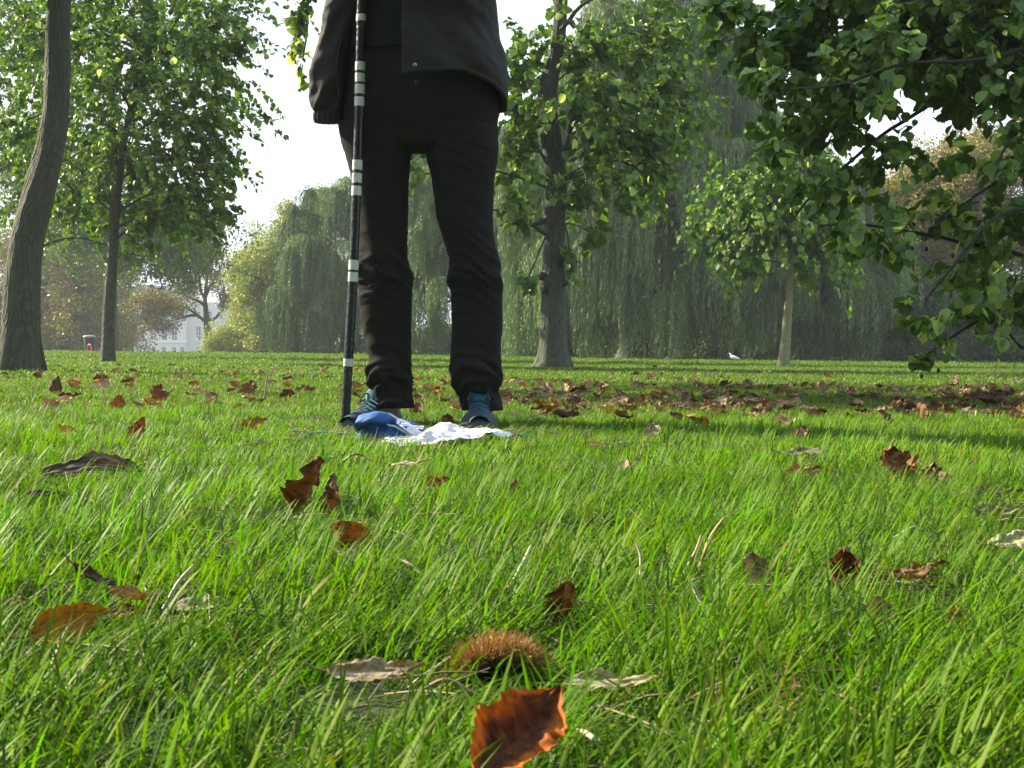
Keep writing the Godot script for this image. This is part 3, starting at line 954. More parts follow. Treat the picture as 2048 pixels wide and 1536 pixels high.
	crown(t, smooth_line(line[0], 3), [[1500, 390, 124, 97, 22, 1.03, 115], [1610, 360, 124, 110, 22, 1.03, 138], [1560, 460, 149, 69, 22, 1.03, 101], [1650, 450, 82, 83, 22, 0.8, 65], [1430, 470, 55, 55, 22, 0.57, 32], [1590, 290, 86, 69, 22, 0.8, 69], [1500, 530, 62, 39, 22, 0.46, 23], [1610, 540, 32, 36, 22, 0.34, 11], [1690, 520, 42, 69, 22, 0.46, 19], [1400, 480, 30, 28, 22, 0.34, 9]],
		{"leaf": broad, "size": 0.09, "leaves": 24, "c1": Color(0.10, 0.19, 0.024), "c2": Color(0.20, 0.32, 0.034), "odd": Color(0.25, 0.3, 0.05), "odd_share": 0.08, "limb_r": 0.016, "bark": mats["smooth bark"], "twig_r": 0.004, "first_limb": 1.5, "down": 0.9, "alone": 200})
	# --- the alder that hangs in from the right
	t = tree_base("alder_tree", 2330, 6.6, "alder rooted outside the frame at right, dark leafy boughs hanging into view")
	line = trunk_line([[2330, 930, 60], [2328, 880, 52], [2325, 700, 46], [2330, 450, 42], [2322, 200, 38], [2330, -100, 32], [2325, -500, 22], [2330, -900, 10]], 6.6)
	part("trunk", trunk_mesh(line, 18, 0.1, 0.4), mats["furrowed bark"], t, -t.position)
	var c := Crown.new()
	var spots := []
	for b in [
		[[2325, 560, 6.6], [2150, 540, 6.4], [2035, 509, 6.3], [1920, 484, 6.2], [1830, 466, 6.1], [1715, 449, 6.0], [1640, 452, 6.0], 0.013],
		[[2330, 60, 6.6], [2100, 110, 6.6], [1990, 150, 6.6], [1880, 200, 6.5], [1761, 273, 6.4], [1674, 347, 6.3], [1619, 396, 6.2], [1581, 446, 6.2], 0.014],
		[[2325, 250, 6.6], [2150, 300, 6.4], [2048, 340, 6.2], [1960, 385, 6.0], [1870, 452, 5.9], 0.011],
		[[2330, -60, 6.6], [2050, 40, 6.8], [1880, 60, 6.9], [1720, 50, 7.0], [1600, 70, 7.1], [1500, 55, 7.2], 0.018],
		[[2325, 640, 6.6], [2180, 600, 6.2], [2080, 590, 6.0], [1960, 640, 5.9], [1880, 690, 5.8], [1835, 725, 5.8], 0.01],
		[[2330, 130, 6.6], [2150, 80, 6.2], [1960, 120, 5.9], [1800, 130, 5.8], [1680, 170, 5.9], [1560, 180, 6.2], 0.014],
		[[2330, 420, 6.6], [2140, 420, 6.0], [2000, 430, 5.7], [1900, 540, 5.6], [1850, 600, 5.6], 0.011],
		[[2330, -300, 6.6], [2100, -150, 6.5], [1850, -100, 6.5], [1640, -90, 6.6], 0.02],
		[[1990, 150, 6.6], [1900, 110, 6.3], [1800, 60, 6.2], [1740, -20, 6.2], 0.012],
		[[2100, 180, 6.4], [2040, 250, 6.0], [1990, 330, 5.8], 0.012],
		[[2150, 620, 6.3], [2060, 700, 6.0], [2000, 640, 5.9], 0.01]]:
		var bp := []
		for q in b.slice(0, b.size() - 1):
			bp.append(at(q[0], q[1], q[2]))
		limb(t, "branch", bp, b[-1], 0.004, mats["smooth bark"])
		spots.append(smooth_line(bp, 5))
	var lobes := [
		[1620, 110, 139, 98, 7.0, 0.6, 41], [1700, 210, 114, 92, 6.5, 0.6, 31], [1850, 90, 178, 104, 6.6, 0.72, 69], [1990, 80, 152, 116, 6.4, 0.72, 76], [1960, 190, 88, 52, 6.2, 0.48, 17], [1760, 330, 88, 78, 6.3, 0.48, 13], [1640, 400, 76, 64, 6.3, 0.42, 7],
		[1930, 430, 114, 58, 6.0, 0.48, 11], [2030, 470, 76, 116, 6.0, 0.48, 15], [1800, 470, 114, 52, 6.0, 0.42, 8], [1950, 560, 88, 64, 5.9, 0.48, 10], [1870, 640, 56, 64, 5.8, 0.36, 6], [2030, 610, 76, 92, 5.9, 0.42, 9], [1840, 715, 21, 21, 5.8, 0.14, 2], [1500, 60, 76, 52, 7.1, 0.36, 12], [1560, 170, 76, 64, 6.4, 0.36, 15], [1480, 110, 30, 47, 7.0, 0.24, 3],
		[2020, 300, 63, 64, 5.9, 0.36, 8], [2160, 300, 114, 324, 6.2, 0.72, 86], [1840, -110, 330, 116, 6.6, 0.72, 69], [2200, -100, 190, 196, 6.6, 0.84, 69], [1880, 330, 76, 52, 6.0, 0.36, 5], [1720, 90, 88, 78, 6.4, 0.48, 24], [2350, -500, 634, 390, 7.0, 1.2, 104], [1960, 30, 152, 64, 6.3, 0.6, 41], [2020, 180, 51, 52, 6.1, 0.36, 15]]
	lobes.append_array([[1450, 20, 70, 40, 7.0, 0.4, 19], [1680, 10, 120, 50, 6.8, 0.4, 31], [1820, 20, 120, 50, 6.5, 0.4, 34], [1960, 110, 90, 60, 6.3, 0.4, 26], [1900, 170, 60, 40, 6.2, 0.3, 8], [1580, 20, 80, 40, 7.0, 0.4, 19], [1540, 100, 90, 60, 6.8, 0.4, 22], [1640, 250, 100, 90, 6.5, 0.5, 14], [1560, 290, 60, 70, 6.4, 0.4, 7], [1740, 150, 110, 80, 6.2, 0.5, 31], [1780, 420, 100, 60, 6.1, 0.4, 6], [1690, 480, 60, 40, 6.0, 0.3, 3], [1960, 640, 80, 60, 5.9, 0.4, 6]])
	for l in lobes:
		var centre := at(l[0], l[1], l[4])
		var from := centre
		var best := 1e9
		for s in spots:
			for p in s:
				if p.distance_to(centre) < best:
					best = p.distance_to(centre)
					from = p
		grow_lobe(c, from, centre, Vector3(l[2], l[3], 0) * l[4] / FOCAL + Vector3(0, 0, l[5]), l[6], 14, 0.056, Color(0.07, 0.145, 0.024), Color(0.15, 0.25, 0.032), Color(0.22, 0.2, 0.03), 0.015, 0.0035, 0.55)
	finish_crown(t, c, {"leaf": live_leaf(0.92, 4, 0.24, 0.14, 0.78, 0.012), "c1": Color(0.07, 0.145, 0.024), "c2": Color(0.15, 0.25, 0.032), "odd": Color(0.2, 0.2, 0.03), "odd_share": 0.02, "alone": 300})
	var cones := Geo.new()
	for k in 60:
		var s: PackedVector3Array = spots[rng.randi() % 8]
		var p: Vector3 = s[rng.randi_range(s.size() / 2, s.size() - 1)] + Vector3(rf(-0.06, 0.06), rf(-0.08, 0.0), rf(-0.06, 0.06))
		cones.tube(PackedVector3Array([p, p + Vector3(0, -0.006, 0), p + Vector3(0, -0.014, 0), p + Vector3(0, -0.02, 0)]), PackedFloat32Array([0.003, 0.007, 0.007, 0.002]), 6)
	part("cones", cones.mesh(), mats["twig"], t, -t.position, "stuff")
	# --- right background: autumn trees and shrubs
	for a in [
		["autumn_tree", 1890, 46.0, "tall brown and yellow autumn tree behind the hanging alder boughs at right", [[1850, 400, 110, 110, 46, 2.5, 153], [1960, 330, 110, 80, 46, 2.5, 136], [1760, 470, 70, 100, 45, 2, 102], [1990, 460, 110, 120, 46, 2.5, 153], [1880, 540, 130, 90, 45, 2, 136], [2110, 300, 130, 150, 46, 2.5, 119], [1790, 620, 60, 60, 44, 1.5, 68]], Color(0.14, 0.145, 0.028), Color(0.27, 0.22, 0.04), Color(0.5, 0.3, 0.03)],
		["autumn_tree", 2240, 48.0, "yellowing tree beyond the right edge of the lawn", [[2230, 400, 150, 200, 48, 3, 153], [2150, 560, 120, 100, 46, 2, 102], [2330, 560, 140, 120, 48, 3, 102]], Color(0.13, 0.13, 0.03), Color(0.25, 0.2, 0.04), Color(0.45, 0.3, 0.04)]]:
		t = tree_base(a[0], a[1], a[2], a[3], "far trees at the edge of the lawn")
		line = trunk_line([[a[1], 720, 11], [a[1] + 4, 600, 9], [a[1] + 14, 450, 6], [a[1] + 30, 300, 3], [a[1] + 30, 220, 1]], a[2])
		part("trunk", trunk_mesh(line, 10, 0.1, 0.3), mats["smooth bark"], t, -t.position)
		crown(t, smooth_line(line[0], 3), a[4], {"leaf": spray, "size": 0.55, "leaves": 12, "c1": a[5], "c2": a[6], "odd": a[7], "odd_share": 0.16, "limb_r": 0.08, "bark": mats["smooth bark"], "twig_r": 0.008, "first_limb": 2.0})
	for a in [[1830, 37.0, "grey green rounded shrub right of the willow curtain", [[1790, 650, 60, 75, 37, 1.2, 96], [1850, 630, 70, 90, 37.5, 1.2, 112], [1820, 710, 90, 20, 36, 0.8, 64]]], [1960, 38.0, "dark shrub behind the lowest alder leaves at right", [[1950, 640, 70, 80, 38, 1.2, 112], [1990, 690, 80, 34, 37, 1.0, 80], [1910, 705, 60, 20, 36.5, 0.8, 48]]], [2080, 37.0, "leafy shrub cut off by the right edge of the view", [[2060, 640, 70, 85, 37, 1.2, 112], [2150, 620, 90, 100, 38, 1.2, 96], [2090, 700, 110, 24, 36, 0.8, 80], [2280, 650, 110, 80, 38, 1.2, 80]]]]:
		t = thing("shrub", on_lawn(a[0], a[1]), a[2], "shrub", "shrubs along the far edge of the lawn")
		crown(t, PackedVector3Array([t.position, t.position + Vector3(0, 0.8, 0)]), a[3], {"leaf": spray, "size": 0.42, "leaves": 11, "c1": Color(0.055, 0.085, 0.03), "c2": Color(0.11, 0.15, 0.045), "odd": Color(0.26, 0.22, 0.06), "odd_share": 0.08, "limb_r": 0.03, "bark": mats["smooth bark"], "first_limb": -2.0})

func make_undergrowth() -> void:
	var spray := spray_of(26, 0.17, 0.62)
	for a in [[600, 72, 2.6, "dark undergrowth shrub behind the willow left of the person"], [770, 66, 2.8, "dark undergrowth shrub behind the pole and the person's left leg"], [930, 62, 2.8, "dark undergrowth shrub behind the gap between the person's legs"], [1080, 60, 2.8, "dark undergrowth shrub behind the kinked trunk"], [1200, 54, 2.8, "dark undergrowth shrub left behind the tallest willow"], [1330, 52, 2.8, "dark undergrowth shrub right behind the tallest willow"], [1460, 50, 2.8, "dark undergrowth shrub behind the white pigeon"], [1590, 49, 2.8, "dark undergrowth shrub behind the young tree"], [1710, 48, 3.0, "dark undergrowth shrub right of the low dark willow"]]:
		var t := thing("undergrowth_shrub", on_lawn(a[0], a[1]), a[3], "shrub", "dark undergrowth behind the willows")
		var c := Crown.new()
		for k in 5:
			var q := t.position + Vector3(rf(-1.4, 1.4), rf(0.5, a[2] * 0.7), rf(-0.4, 0.4))
			limb(t, "branch", [t.position + Vector3(0, -0.1, 0), t.position.lerp(q, 0.6), q], 0.04, 0.01, mats["smooth bark"])
			grow_lobe(c, q, q, Vector3(1.2, 0.8, 0.7), 40, 8, 0.6, Color(0.05, 0.085, 0.022), Color(0.09, 0.13, 0.03), Color(0.22, 0.2, 0.04), 0.08, 0.0, 0.3)
		grow_lobe(c, t.position, t.position + Vector3(0, 0.35, 0), Vector3(2.0, 0.45, 0.7), 60, 8, 0.6, Color(0.05, 0.085, 0.022), Color(0.09, 0.13, 0.03), Color(0.22, 0.2, 0.04), 0.08, 0.0, 0.3)
		finish_crown(t, c, {"leaf": spray})

# unseen trees added behind the lens to keep skylight off what faces it
func make_added_shade_trees() -> void:
	var spray := spray_of(22, 0.3, 0.7)
	for a in [[2.4, 3.4, 9.5, 4.4, "spreading dark tree added unseen over the camera to block the sky"], [-2.5, 5.5, 9.5, 4.2, "broad dark tree added unseen close behind the camera to block skylight"], [5.5, 5.5, 8.0, 3.8, "broad dark tree added unseen behind the camera to the right, for shade"], [-7.5, 8.5, 8.5, 4.0, "dark tree added unseen behind the camera to the left, for shade"], [1.5, 12.0, 9.5, 4.6, "tall dark tree added unseen farthest behind the camera, for shade"]]:
		var t := thing("added_shade_tree", Vector3(a[0], 0, a[1]), a[4], "tree", "shade trees added behind the camera")
		var line := [[Vector3(a[0], -0.1, a[1]), Vector3(a[0], 0.5, a[1]), Vector3(a[0] + 0.1, a[2] * 0.4, a[1]), Vector3(a[0], a[2] * 0.95, a[1])], PackedFloat32Array([0.26, 0.2, 0.16, 0.04])]
		part("trunk", trunk_mesh(line, 12, 0.1, 0.4), mats["furrowed bark"], t, -t.position)
		var c := Crown.new()
		for k in 8:
			var q: Vector3 = Vector3(a[0], a[2] * rf(0.25, 0.85), a[1]) + Vector3(rf(-1, 1), 0, rf(-0.8, 0.8)) * a[3] * 0.55
			limb(t, "branch", [Vector3(a[0], minf(q.y * 0.8, a[2] * 0.8), a[1]), (q + Vector3(a[0], q.y, a[1])) * 0.5, q], 0.07, 0.02, mats["smooth bark"])
			grow_lobe(c, q, q, Vector3(0.6, 0.45, 0.55) * a[3], 60, 7, 0.95, Color(0.045, 0.10, 0.018), Color(0.075, 0.15, 0.022), Color(0.25, 0.2, 0.03), 0.05, 0.0, 0.3)
		finish_crown(t, c, {"leaf": spray})

# ------------------------------------------------------------------ weeping willows
func strand(arch: float, leaves: int) -> ArrayMesh:       # one hanging shoot: out over a short arch, then straight down, one metre long
	var g := Geo.new()
	var pts := PackedVector3Array()
	var rad := PackedFloat32Array()
	var sway := Vector3(rf(-0.05, 0.05), 0, rf(-0.05, 0.05))
	for k in 8:
		var t := k / 7.0
		pts.append(Vector3(arch * (1.0 - exp(-t * 4.5)), 0.09 * sin(minf(t * 3.2, 1.0) * PI) * arch * 3.0 - t * t * (1.0 if t > 0.6 else 0.6 + t * 0.66), 0) + sway * sin(t * PI * 1.3))
		rad.append(0.004 * (1.0 - t * 0.7))
	g.tint = Color(0.6, 0.55, 0.3)
	g.tube(pts, rad, 3, false)
	for i in leaves:
		var t := pow(rng.randf(), 0.8)
		var p := pts[mini(int(t * 7.0), 6)].lerp(pts[mini(int(t * 7.0) + 1, 7)], fmod(t * 7.0, 1.0)) + Vector3(rf(-0.03, 0.03), 0, rf(-0.03, 0.03))
		var f := aimed(p, Vector3(rf(-0.45, 0.6), -1, rf(-0.45, 0.45)), ball(), rf(0.055, 0.10))
		g.tint = Color.WHITE * rf(0.7, 1.3)
		var q := f.basis.y.normalized()
		var a := g.vert(f * Vector3(0, 0, 0), q)
		g.vert(f * Vector3(-0.11, 0, 0.4), q)
		g.vert(f * Vector3(0.11, 0, 0.4), q)
		g.vert(f * Vector3(0, 0, 1), q)
		g.tri(a, a + 1, a + 2)
		g.tri(a + 1, a + 3, a + 2)
	return g.mesh()

# a willow is a dome of fountains: each bough end lets a sheaf of shoots fall over all its sides
func willow(u: float, depth: float, radius: float, height: float, sheaves: int, each: int, label: String, c1: Color, c2: Color, strands: Array, lean := 0.0) -> void:
	var t := tree_base("weeping_willow", u, depth, label, "weeping willows along the far edge of the lawn")
	var b := t.position
	var top := b + Vector3(lean, height * 0.72, 0)
	var line := [[b + Vector3(0, -0.15, 0), b + Vector3(0.05, 0.5, 0), b + Vector3(-0.1, height * 0.22, 0.1), b + Vector3(lean * 0.6, height * 0.45, 0), top], PackedFloat32Array([0.5, 0.4, 0.34, 0.24, 0.08])]
	part("trunk", trunk_mesh(line, 14, 0.15, 0.5), mats["furrowed bark"], t, -b)
	var sets := []
	for s in strands:
		sets.append([[], PackedColorArray()])
	var big := Geo.new()
	for k in sheaves:
		var a := rf(0, TAU)
		if k < sheaves * 0.7:                      # more of them where the light and the lawn are
			a = rf(0.05, PI - 0.05) if rng.randf() < 0.7 else a
		var v := pow(rng.randf(), 0.75)
		var h := height * lerpf(0.14, 0.97, v)
		var m := h / height
		var r := radius * (1.0 if m < 0.45 else sqrt(maxf(0.01, 1.0 - pow((m - 0.45) / 0.57, 2.0)))) * rf(0.72, 1.08)
		if rng.randf() < 0.2:
			r *= rf(0.35, 0.8)
		var node := b + Vector3(lean * m + cos(a) * r, h, sin(a) * r)
		var start := b + Vector3(lean * m * 0.6, minf(h * 0.8, height * rf(0.3, 0.7)), 0)
		if k % 3 == 0:
			big.tube(smooth_line([start, start.lerp(node, 0.5) + Vector3(0, 0.35, 0), node], 4), PackedFloat32Array([0.09, 0.08, 0.07, 0.06, 0.05, 0.045, 0.04, 0.03, 0.02]), 5, false)
		var tone := rf(0.6, 1.25)
		var col0 := c1.lerp(c2, rng.randf())
		var drop := rf(0.8, 1.9) * clampf(height / 7.0, 0.8, 1.25)
		var out := atan2(sin(a), cos(a))
		for i in each:
			var w := rf(0, TAU) if rng.randf() < 0.45 else out + rf(-1.0, 1.0)
			var x := Vector3(cos(w), 0, sin(w))
			var spread := rf(0.6, 1.5)
			var fall := minf(drop * rf(0.55, 1.2), h - rf(0.05, 0.4))
			var f := Transform3D(Basis(x * spread, Vector3.UP * maxf(fall, 0.3), x.cross(Vector3.UP) * spread), node - b + ball() * 0.16)
			var s := rng.randi() % strands.size()
			sets[s][0].append(f)
			var g := tone * rf(0.85, 1.15)
			sets[s][1].append(Color(col0.r * g, col0.g * g, col0.b * g))
	part("branches", big.mesh(), mats["smooth bark"], t, -b, "stuff")
	for s in strands.size():
		many("foliage", strands[s], mats["willow leaf"], sets[s][0], sets[s][1], t)

func make_willows() -> void:
	var strands := []
	for k in 4:
		strands.append(strand([0.22, 0.32, 0.42, 0.3][k], 70))
	var pale := Color(0.14, 0.215, 0.078)
	var deep := Color(0.22, 0.30, 0.115)
	willow(700, 52.0, 3.0, 6.6, 130, 48, "weeping willow left of the person, beside the bright gap of sky", pale, deep, strands, 0.5)
	willow(930, 44.0, 2.9, 7.0, 120, 46, "weeping willow showing between and behind the person's legs", pale, deep, strands)
	willow(1265, 37.0, 3.3, 9.6, 190, 52, "tallest weeping willow with long pale curtains, right of the kinked trunk", pale, deep, strands, 0.3)
	willow(1470, 42.0, 3.0, 7.4, 120, 46, "weeping willow between the tallest willow and the young tree", pale, deep, strands)
	willow(1130, 47.0, 3.2, 8.2, 120, 46, "weeping willow behind the kinked trunk, left of the tallest one", pale, deep, strands)
	willow(1620, 36.0, 2.2, 5.0, 110, 46, "low dark weeping willow behind the stem of the young tree", pale, deep, strands)

# ------------------------------------------------------------------ villa, bin, birds
func wall_panel(g: Geo, x0: float, x1: float, y0: float, y1: float, z: float, holes: Array, deep: float) -> void:
	var xs := [x0, x1]
	var ys := [y0, y1]
	for h in holes:
		xs.append_array([h[0], h[2]])
		ys.append_array([h[1], h[3]])
	xs.sort()
	ys.sort()
	for j in ys.size() - 1:
		for i in xs.size() - 1:
			if xs[i + 1] - xs[i] < 1e-4 or ys[j + 1] - ys[j] < 1e-4:
				continue
			var cx: float = (xs[i] + xs[i + 1]) * 0.5
			var cy: float = (ys[j] + ys[j + 1]) * 0.5
			var open := false
			for h in holes:
				if cx > h[0] and cx < h[2] and cy > h[1] and cy < h[3]:
					open = true
			if not open:
				g.flat_quad(Vector3(xs[i], ys[j], z), Vector3(xs[i + 1], ys[j], z), Vector3(xs[i + 1], ys[j + 1], z), Vector3(xs[i], ys[j + 1], z), Vector3(0, 0, 1))
	for h in holes:
		var a := Vector3(h[0], h[1], z)
		var b := Vector3(h[2], h[1], z)
		var d := Vector3(h[2], h[3], z)
		var e := Vector3(h[0], h[3], z)
		var k := Vector3(0, 0, -deep)
		g.flat_quad(a, a + k, e + k, e, Vector3(1, 0, 0))
		g.flat_quad(b, b + k, d + k, d, Vector3(-1, 0, 0))
		g.flat_quad(e, e + k, d + k, d, Vector3(0, -1, 0))
		g.flat_quad(a, a + k, b + k, b, Vector3(0, 1, 0))
		if h[4]:
			var r: float = (h[2] - h[0]) * 0.5
			var c := Vector3((h[0] + h[2]) * 0.5, h[3] - r, z)
			for s in [-1.0, 1.0]:
				var corner := g.vert(c + Vector3(s * r, r, 0), Vector3(0, 0, 1))
				for q in 5:
					var p1 := PI * 0.5 * q / 5.0
					var p2 := PI * 0.5 * (q + 1) / 5.0
					var v1 := c + Vector3(s * cos(p1), sin(p1), 0) * r
					var v2 := c + Vector3(s * cos(p2), sin(p2), 0) * r
					var i1 := g.vert(v1, Vector3(0, 0, 1))
					var i2 := g.vert(v2, Vector3(0, 0, 1))
					g.tri(corner, i1, i2)
					g.flat_quad(v1, v2, v2 + k, v1 + k, Vector3(-s * cos(p1), -sin(p1), 0))

func villa_block(house: Node3D, x0: float, x1: float, z: float, y0: float, top: float, holes: Array) -> void:
	var g := Geo.new()
	wall_panel(g, x0, x1, y0, top, z, holes, 0.35)
	g.flat_quad(Vector3(x0, y0, z), Vector3(x0, top, z), Vector3(x0, top, z - 9.0), Vector3(x0, y0, z - 9.0), Vector3(-1, 0, 0))
	g.flat_quad(Vector3(x1, y0, z), Vector3(x1, top, z), Vector3(x1, top, z - 9.0), Vector3(x1, y0, z - 9.0), Vector3(1, 0, 0))
	g.flat_quad(Vector3(x0, top, z), Vector3(x1, top, z), Vector3(x1, top, z - 9.0), Vector3(x0, top, z - 9.0), Vector3(0, 1, 0))
	g.flat_quad(Vector3(x0, y0, z - 9.0), Vector3(x1, y0, z - 9.0), Vector3(x1, top, z - 9.0), Vector3(x0, top, z - 9.0), Vector3(0, 0, -1))
	part("wall", g.mesh(), mats["stucco"], house)
	for h in holes:
		g = Geo.new()
		var b := 0.07
		var zz := z - 0.24
		g.box(Vector3(h[0], h[1], zz - 0.06), Vector3(h[0] + b, h[3], zz))
		g.box(Vector3(h[2] - b, h[1], zz - 0.06), Vector3(h[2], h[3], zz))
		g.box(Vector3(h[0] + b, h[3] - b, zz - 0.06), Vector3(h[2] - b, h[3], zz))
		g.box(Vector3(h[0] + b, h[1], zz - 0.06), Vector3(h[2] - b, h[1] + b, zz))
		var cx: float = (h[0] + h[2]) * 0.5
		g.box(Vector3(cx - 0.03, h[1] + b, zz - 0.05), Vector3(cx + 0.03, h[3] - b, zz - 0.01))
		for q in 2:
			var yy: float = lerpf(h[1], h[3], (q + 1) / 3.0)
			g.box(Vector3(h[0] + b, yy - 0.025, zz - 0.048), Vector3(h[2] - b, yy + 0.025, zz - 0.012))
		var w := part("window", g.mesh(), mats["window frame"], house)
		g = Geo.new()
		g.box(Vector3(h[0] + 0.01, h[1] + 0.01, zz - 0.09), Vector3(h[2] - 0.01, h[3] - 0.01, zz - 0.065))
		part("pane", g.mesh(), mats["window glass"], w)
		if not h[4]:
			g = Geo.new()
			g.box(Vector3(h[0] - 0.12, h[1] - 0.14, z - 0.1), Vector3(h[2] + 0.12, h[1] - 0.005, z + 0.12))
			part("sill", g.mesh(), mats["stone trim"], w)

func make_villa() -> void:
	var d := 200.0
	var o := at(315, 704, d)
	var h := thing("villa", Vector3(o.x, -1.35, o.z), "white stuccoed villa with arched ground floor openings, far beyond the lawn", "house")
	var px := d / FOCAL
	var lift := o.y + 1.35
	var hole := func(u: float, half: float, top: float, low: float, arch: bool) -> Array:
		return [(u - half - 315) * px, (704 - low) * px + lift, (u + half - 315) * px, (704 - top) * px + lift, arch]
	var holes := []
	for u in [280, 307.5, 328, 348.5, 365]:
		holes.append((hole as Callable).call(u, 4.6, 693.5, 709, true))
	for u in [272, 306.5, 329, 349]:
		holes.append((hole as Callable).call(u, 5.4, 651, 681, false))
	for u in [272, 289, 307, 329, 349]:
		holes.append((hole as Callable).call(u, 4.2, 620, 638, false))
	var y_top := (704 - 596) * px + lift
	villa_block(h, (258 - 315) * px, (372 - 315) * px, 0.0, 0.0, y_top, holes)
	var side := []
	for u in [392, 415, 437]:
		side.append((hole as Callable).call(u, 4.6, 694, 709, true))
		side.append((hole as Callable).call(u, 5.0, 652, 680, false))
		side.append((hole as Callable).call(u, 4.0, 621, 638, false))
	villa_block(h, (372 - 315) * px + 0.003, (452 - 315) * px, -1.6, 0.0, y_top - 0.5, side)
	var g := Geo.new()
	for y in [684.0, 645.0]:
		g.box(Vector3((258 - 315) * px - 0.1, (704 - y) * px + lift - 0.1, 0.004), Vector3((372 - 315) * px + 0.1, (704 - y) * px + lift + 0.1, 0.14))
	part("string_course", g.mesh(), mats["stone trim"], h, Vector3.ZERO, "stuff")
	g = Geo.new()
	g.box(Vector3((258 - 315) * px - 0.35, y_top + 0.003, -9.3), Vector3((372 - 315) * px + 0.35, y_top + 0.35, 0.4))
	part("cornice", g.mesh(), mats["stone trim"], h)
	g = Geo.new()
	g.box(Vector3((265 - 315) * px, y_top + 0.353, -8.0), Vector3((300 - 315) * px, y_top + 1.9, -2.0))
	part("roof", g.mesh(), mats["slate"], h)
	g = Geo.new()
	g.box(Vector3((318 - 315) * px, y_top + 0.353, -8.0), Vector3((366 - 315) * px, y_top + 1.4, -2.0))
	part("roof", g.mesh(), mats["slate"], h)

func make_bin() -> void:
	var b := thing("litter_bin", on_lawn(180, 58.0), "black litter bin with light painted into its lid, far off left of the slim trunk", "litter bin")
	var k := 58.0 / FOCAL
	var g := Geo.new()
	var rings := []
	for r in [[0.10, 8.5], [0.2, 9.2], [0.60, 11.0], [0.72, 11.6]]:
		var ring := PackedVector3Array()
		for i in 16:
			var a := TAU * i / 16.0
			ring.append(Vector3(cos(a) * r[1] * k, r[0], sin(a) * r[1] * k))
		rings.append(ring)
	g.loft(rings)
	part("body", g.mesh(), mats["bin"], b)
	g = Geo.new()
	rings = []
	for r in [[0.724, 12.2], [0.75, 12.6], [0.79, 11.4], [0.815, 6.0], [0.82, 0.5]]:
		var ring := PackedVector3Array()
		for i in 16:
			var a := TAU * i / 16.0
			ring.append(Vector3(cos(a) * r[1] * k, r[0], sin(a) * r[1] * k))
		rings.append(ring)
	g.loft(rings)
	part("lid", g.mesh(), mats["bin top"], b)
	g = Geo.new()
	g.tube(PackedVector3Array([Vector3(0, -0.1, 0), Vector3(0, 0.1, 0)]), PackedFloat32Array([0.07, 0.07]), 10)
	part("foot", g.mesh(), mats["bin"], b)
	var lb := thing("lifebuoy", on_lawn(180, 57.0), "red lifebuoy ring standing in front of the black litter bin", "lifebuoy")
	g = Geo.new()
	var loop := PackedVector3Array()
	var rad := PackedFloat32Array()
	for i in 25:
		var a := TAU * i / 24.0
		loop.append(Vector3(cos(a) * 0.115, 0.22 + sin(a) * 0.19, cos(a) * 0.11))
		rad.append(0.032)
	g.tube(loop, rad, 8, false)
	part("ring", g.mesh(), mats["red plastic"], lb)
	g = Geo.new()
	g.tube(PackedVector3Array([Vector3(0, -0.06, -0.04), Vector3(0, 0.3, -0.05)]), PackedFloat32Array([0.015, 0.015]), 8)
	part("post", g.mesh(), mats["bin"], lb)

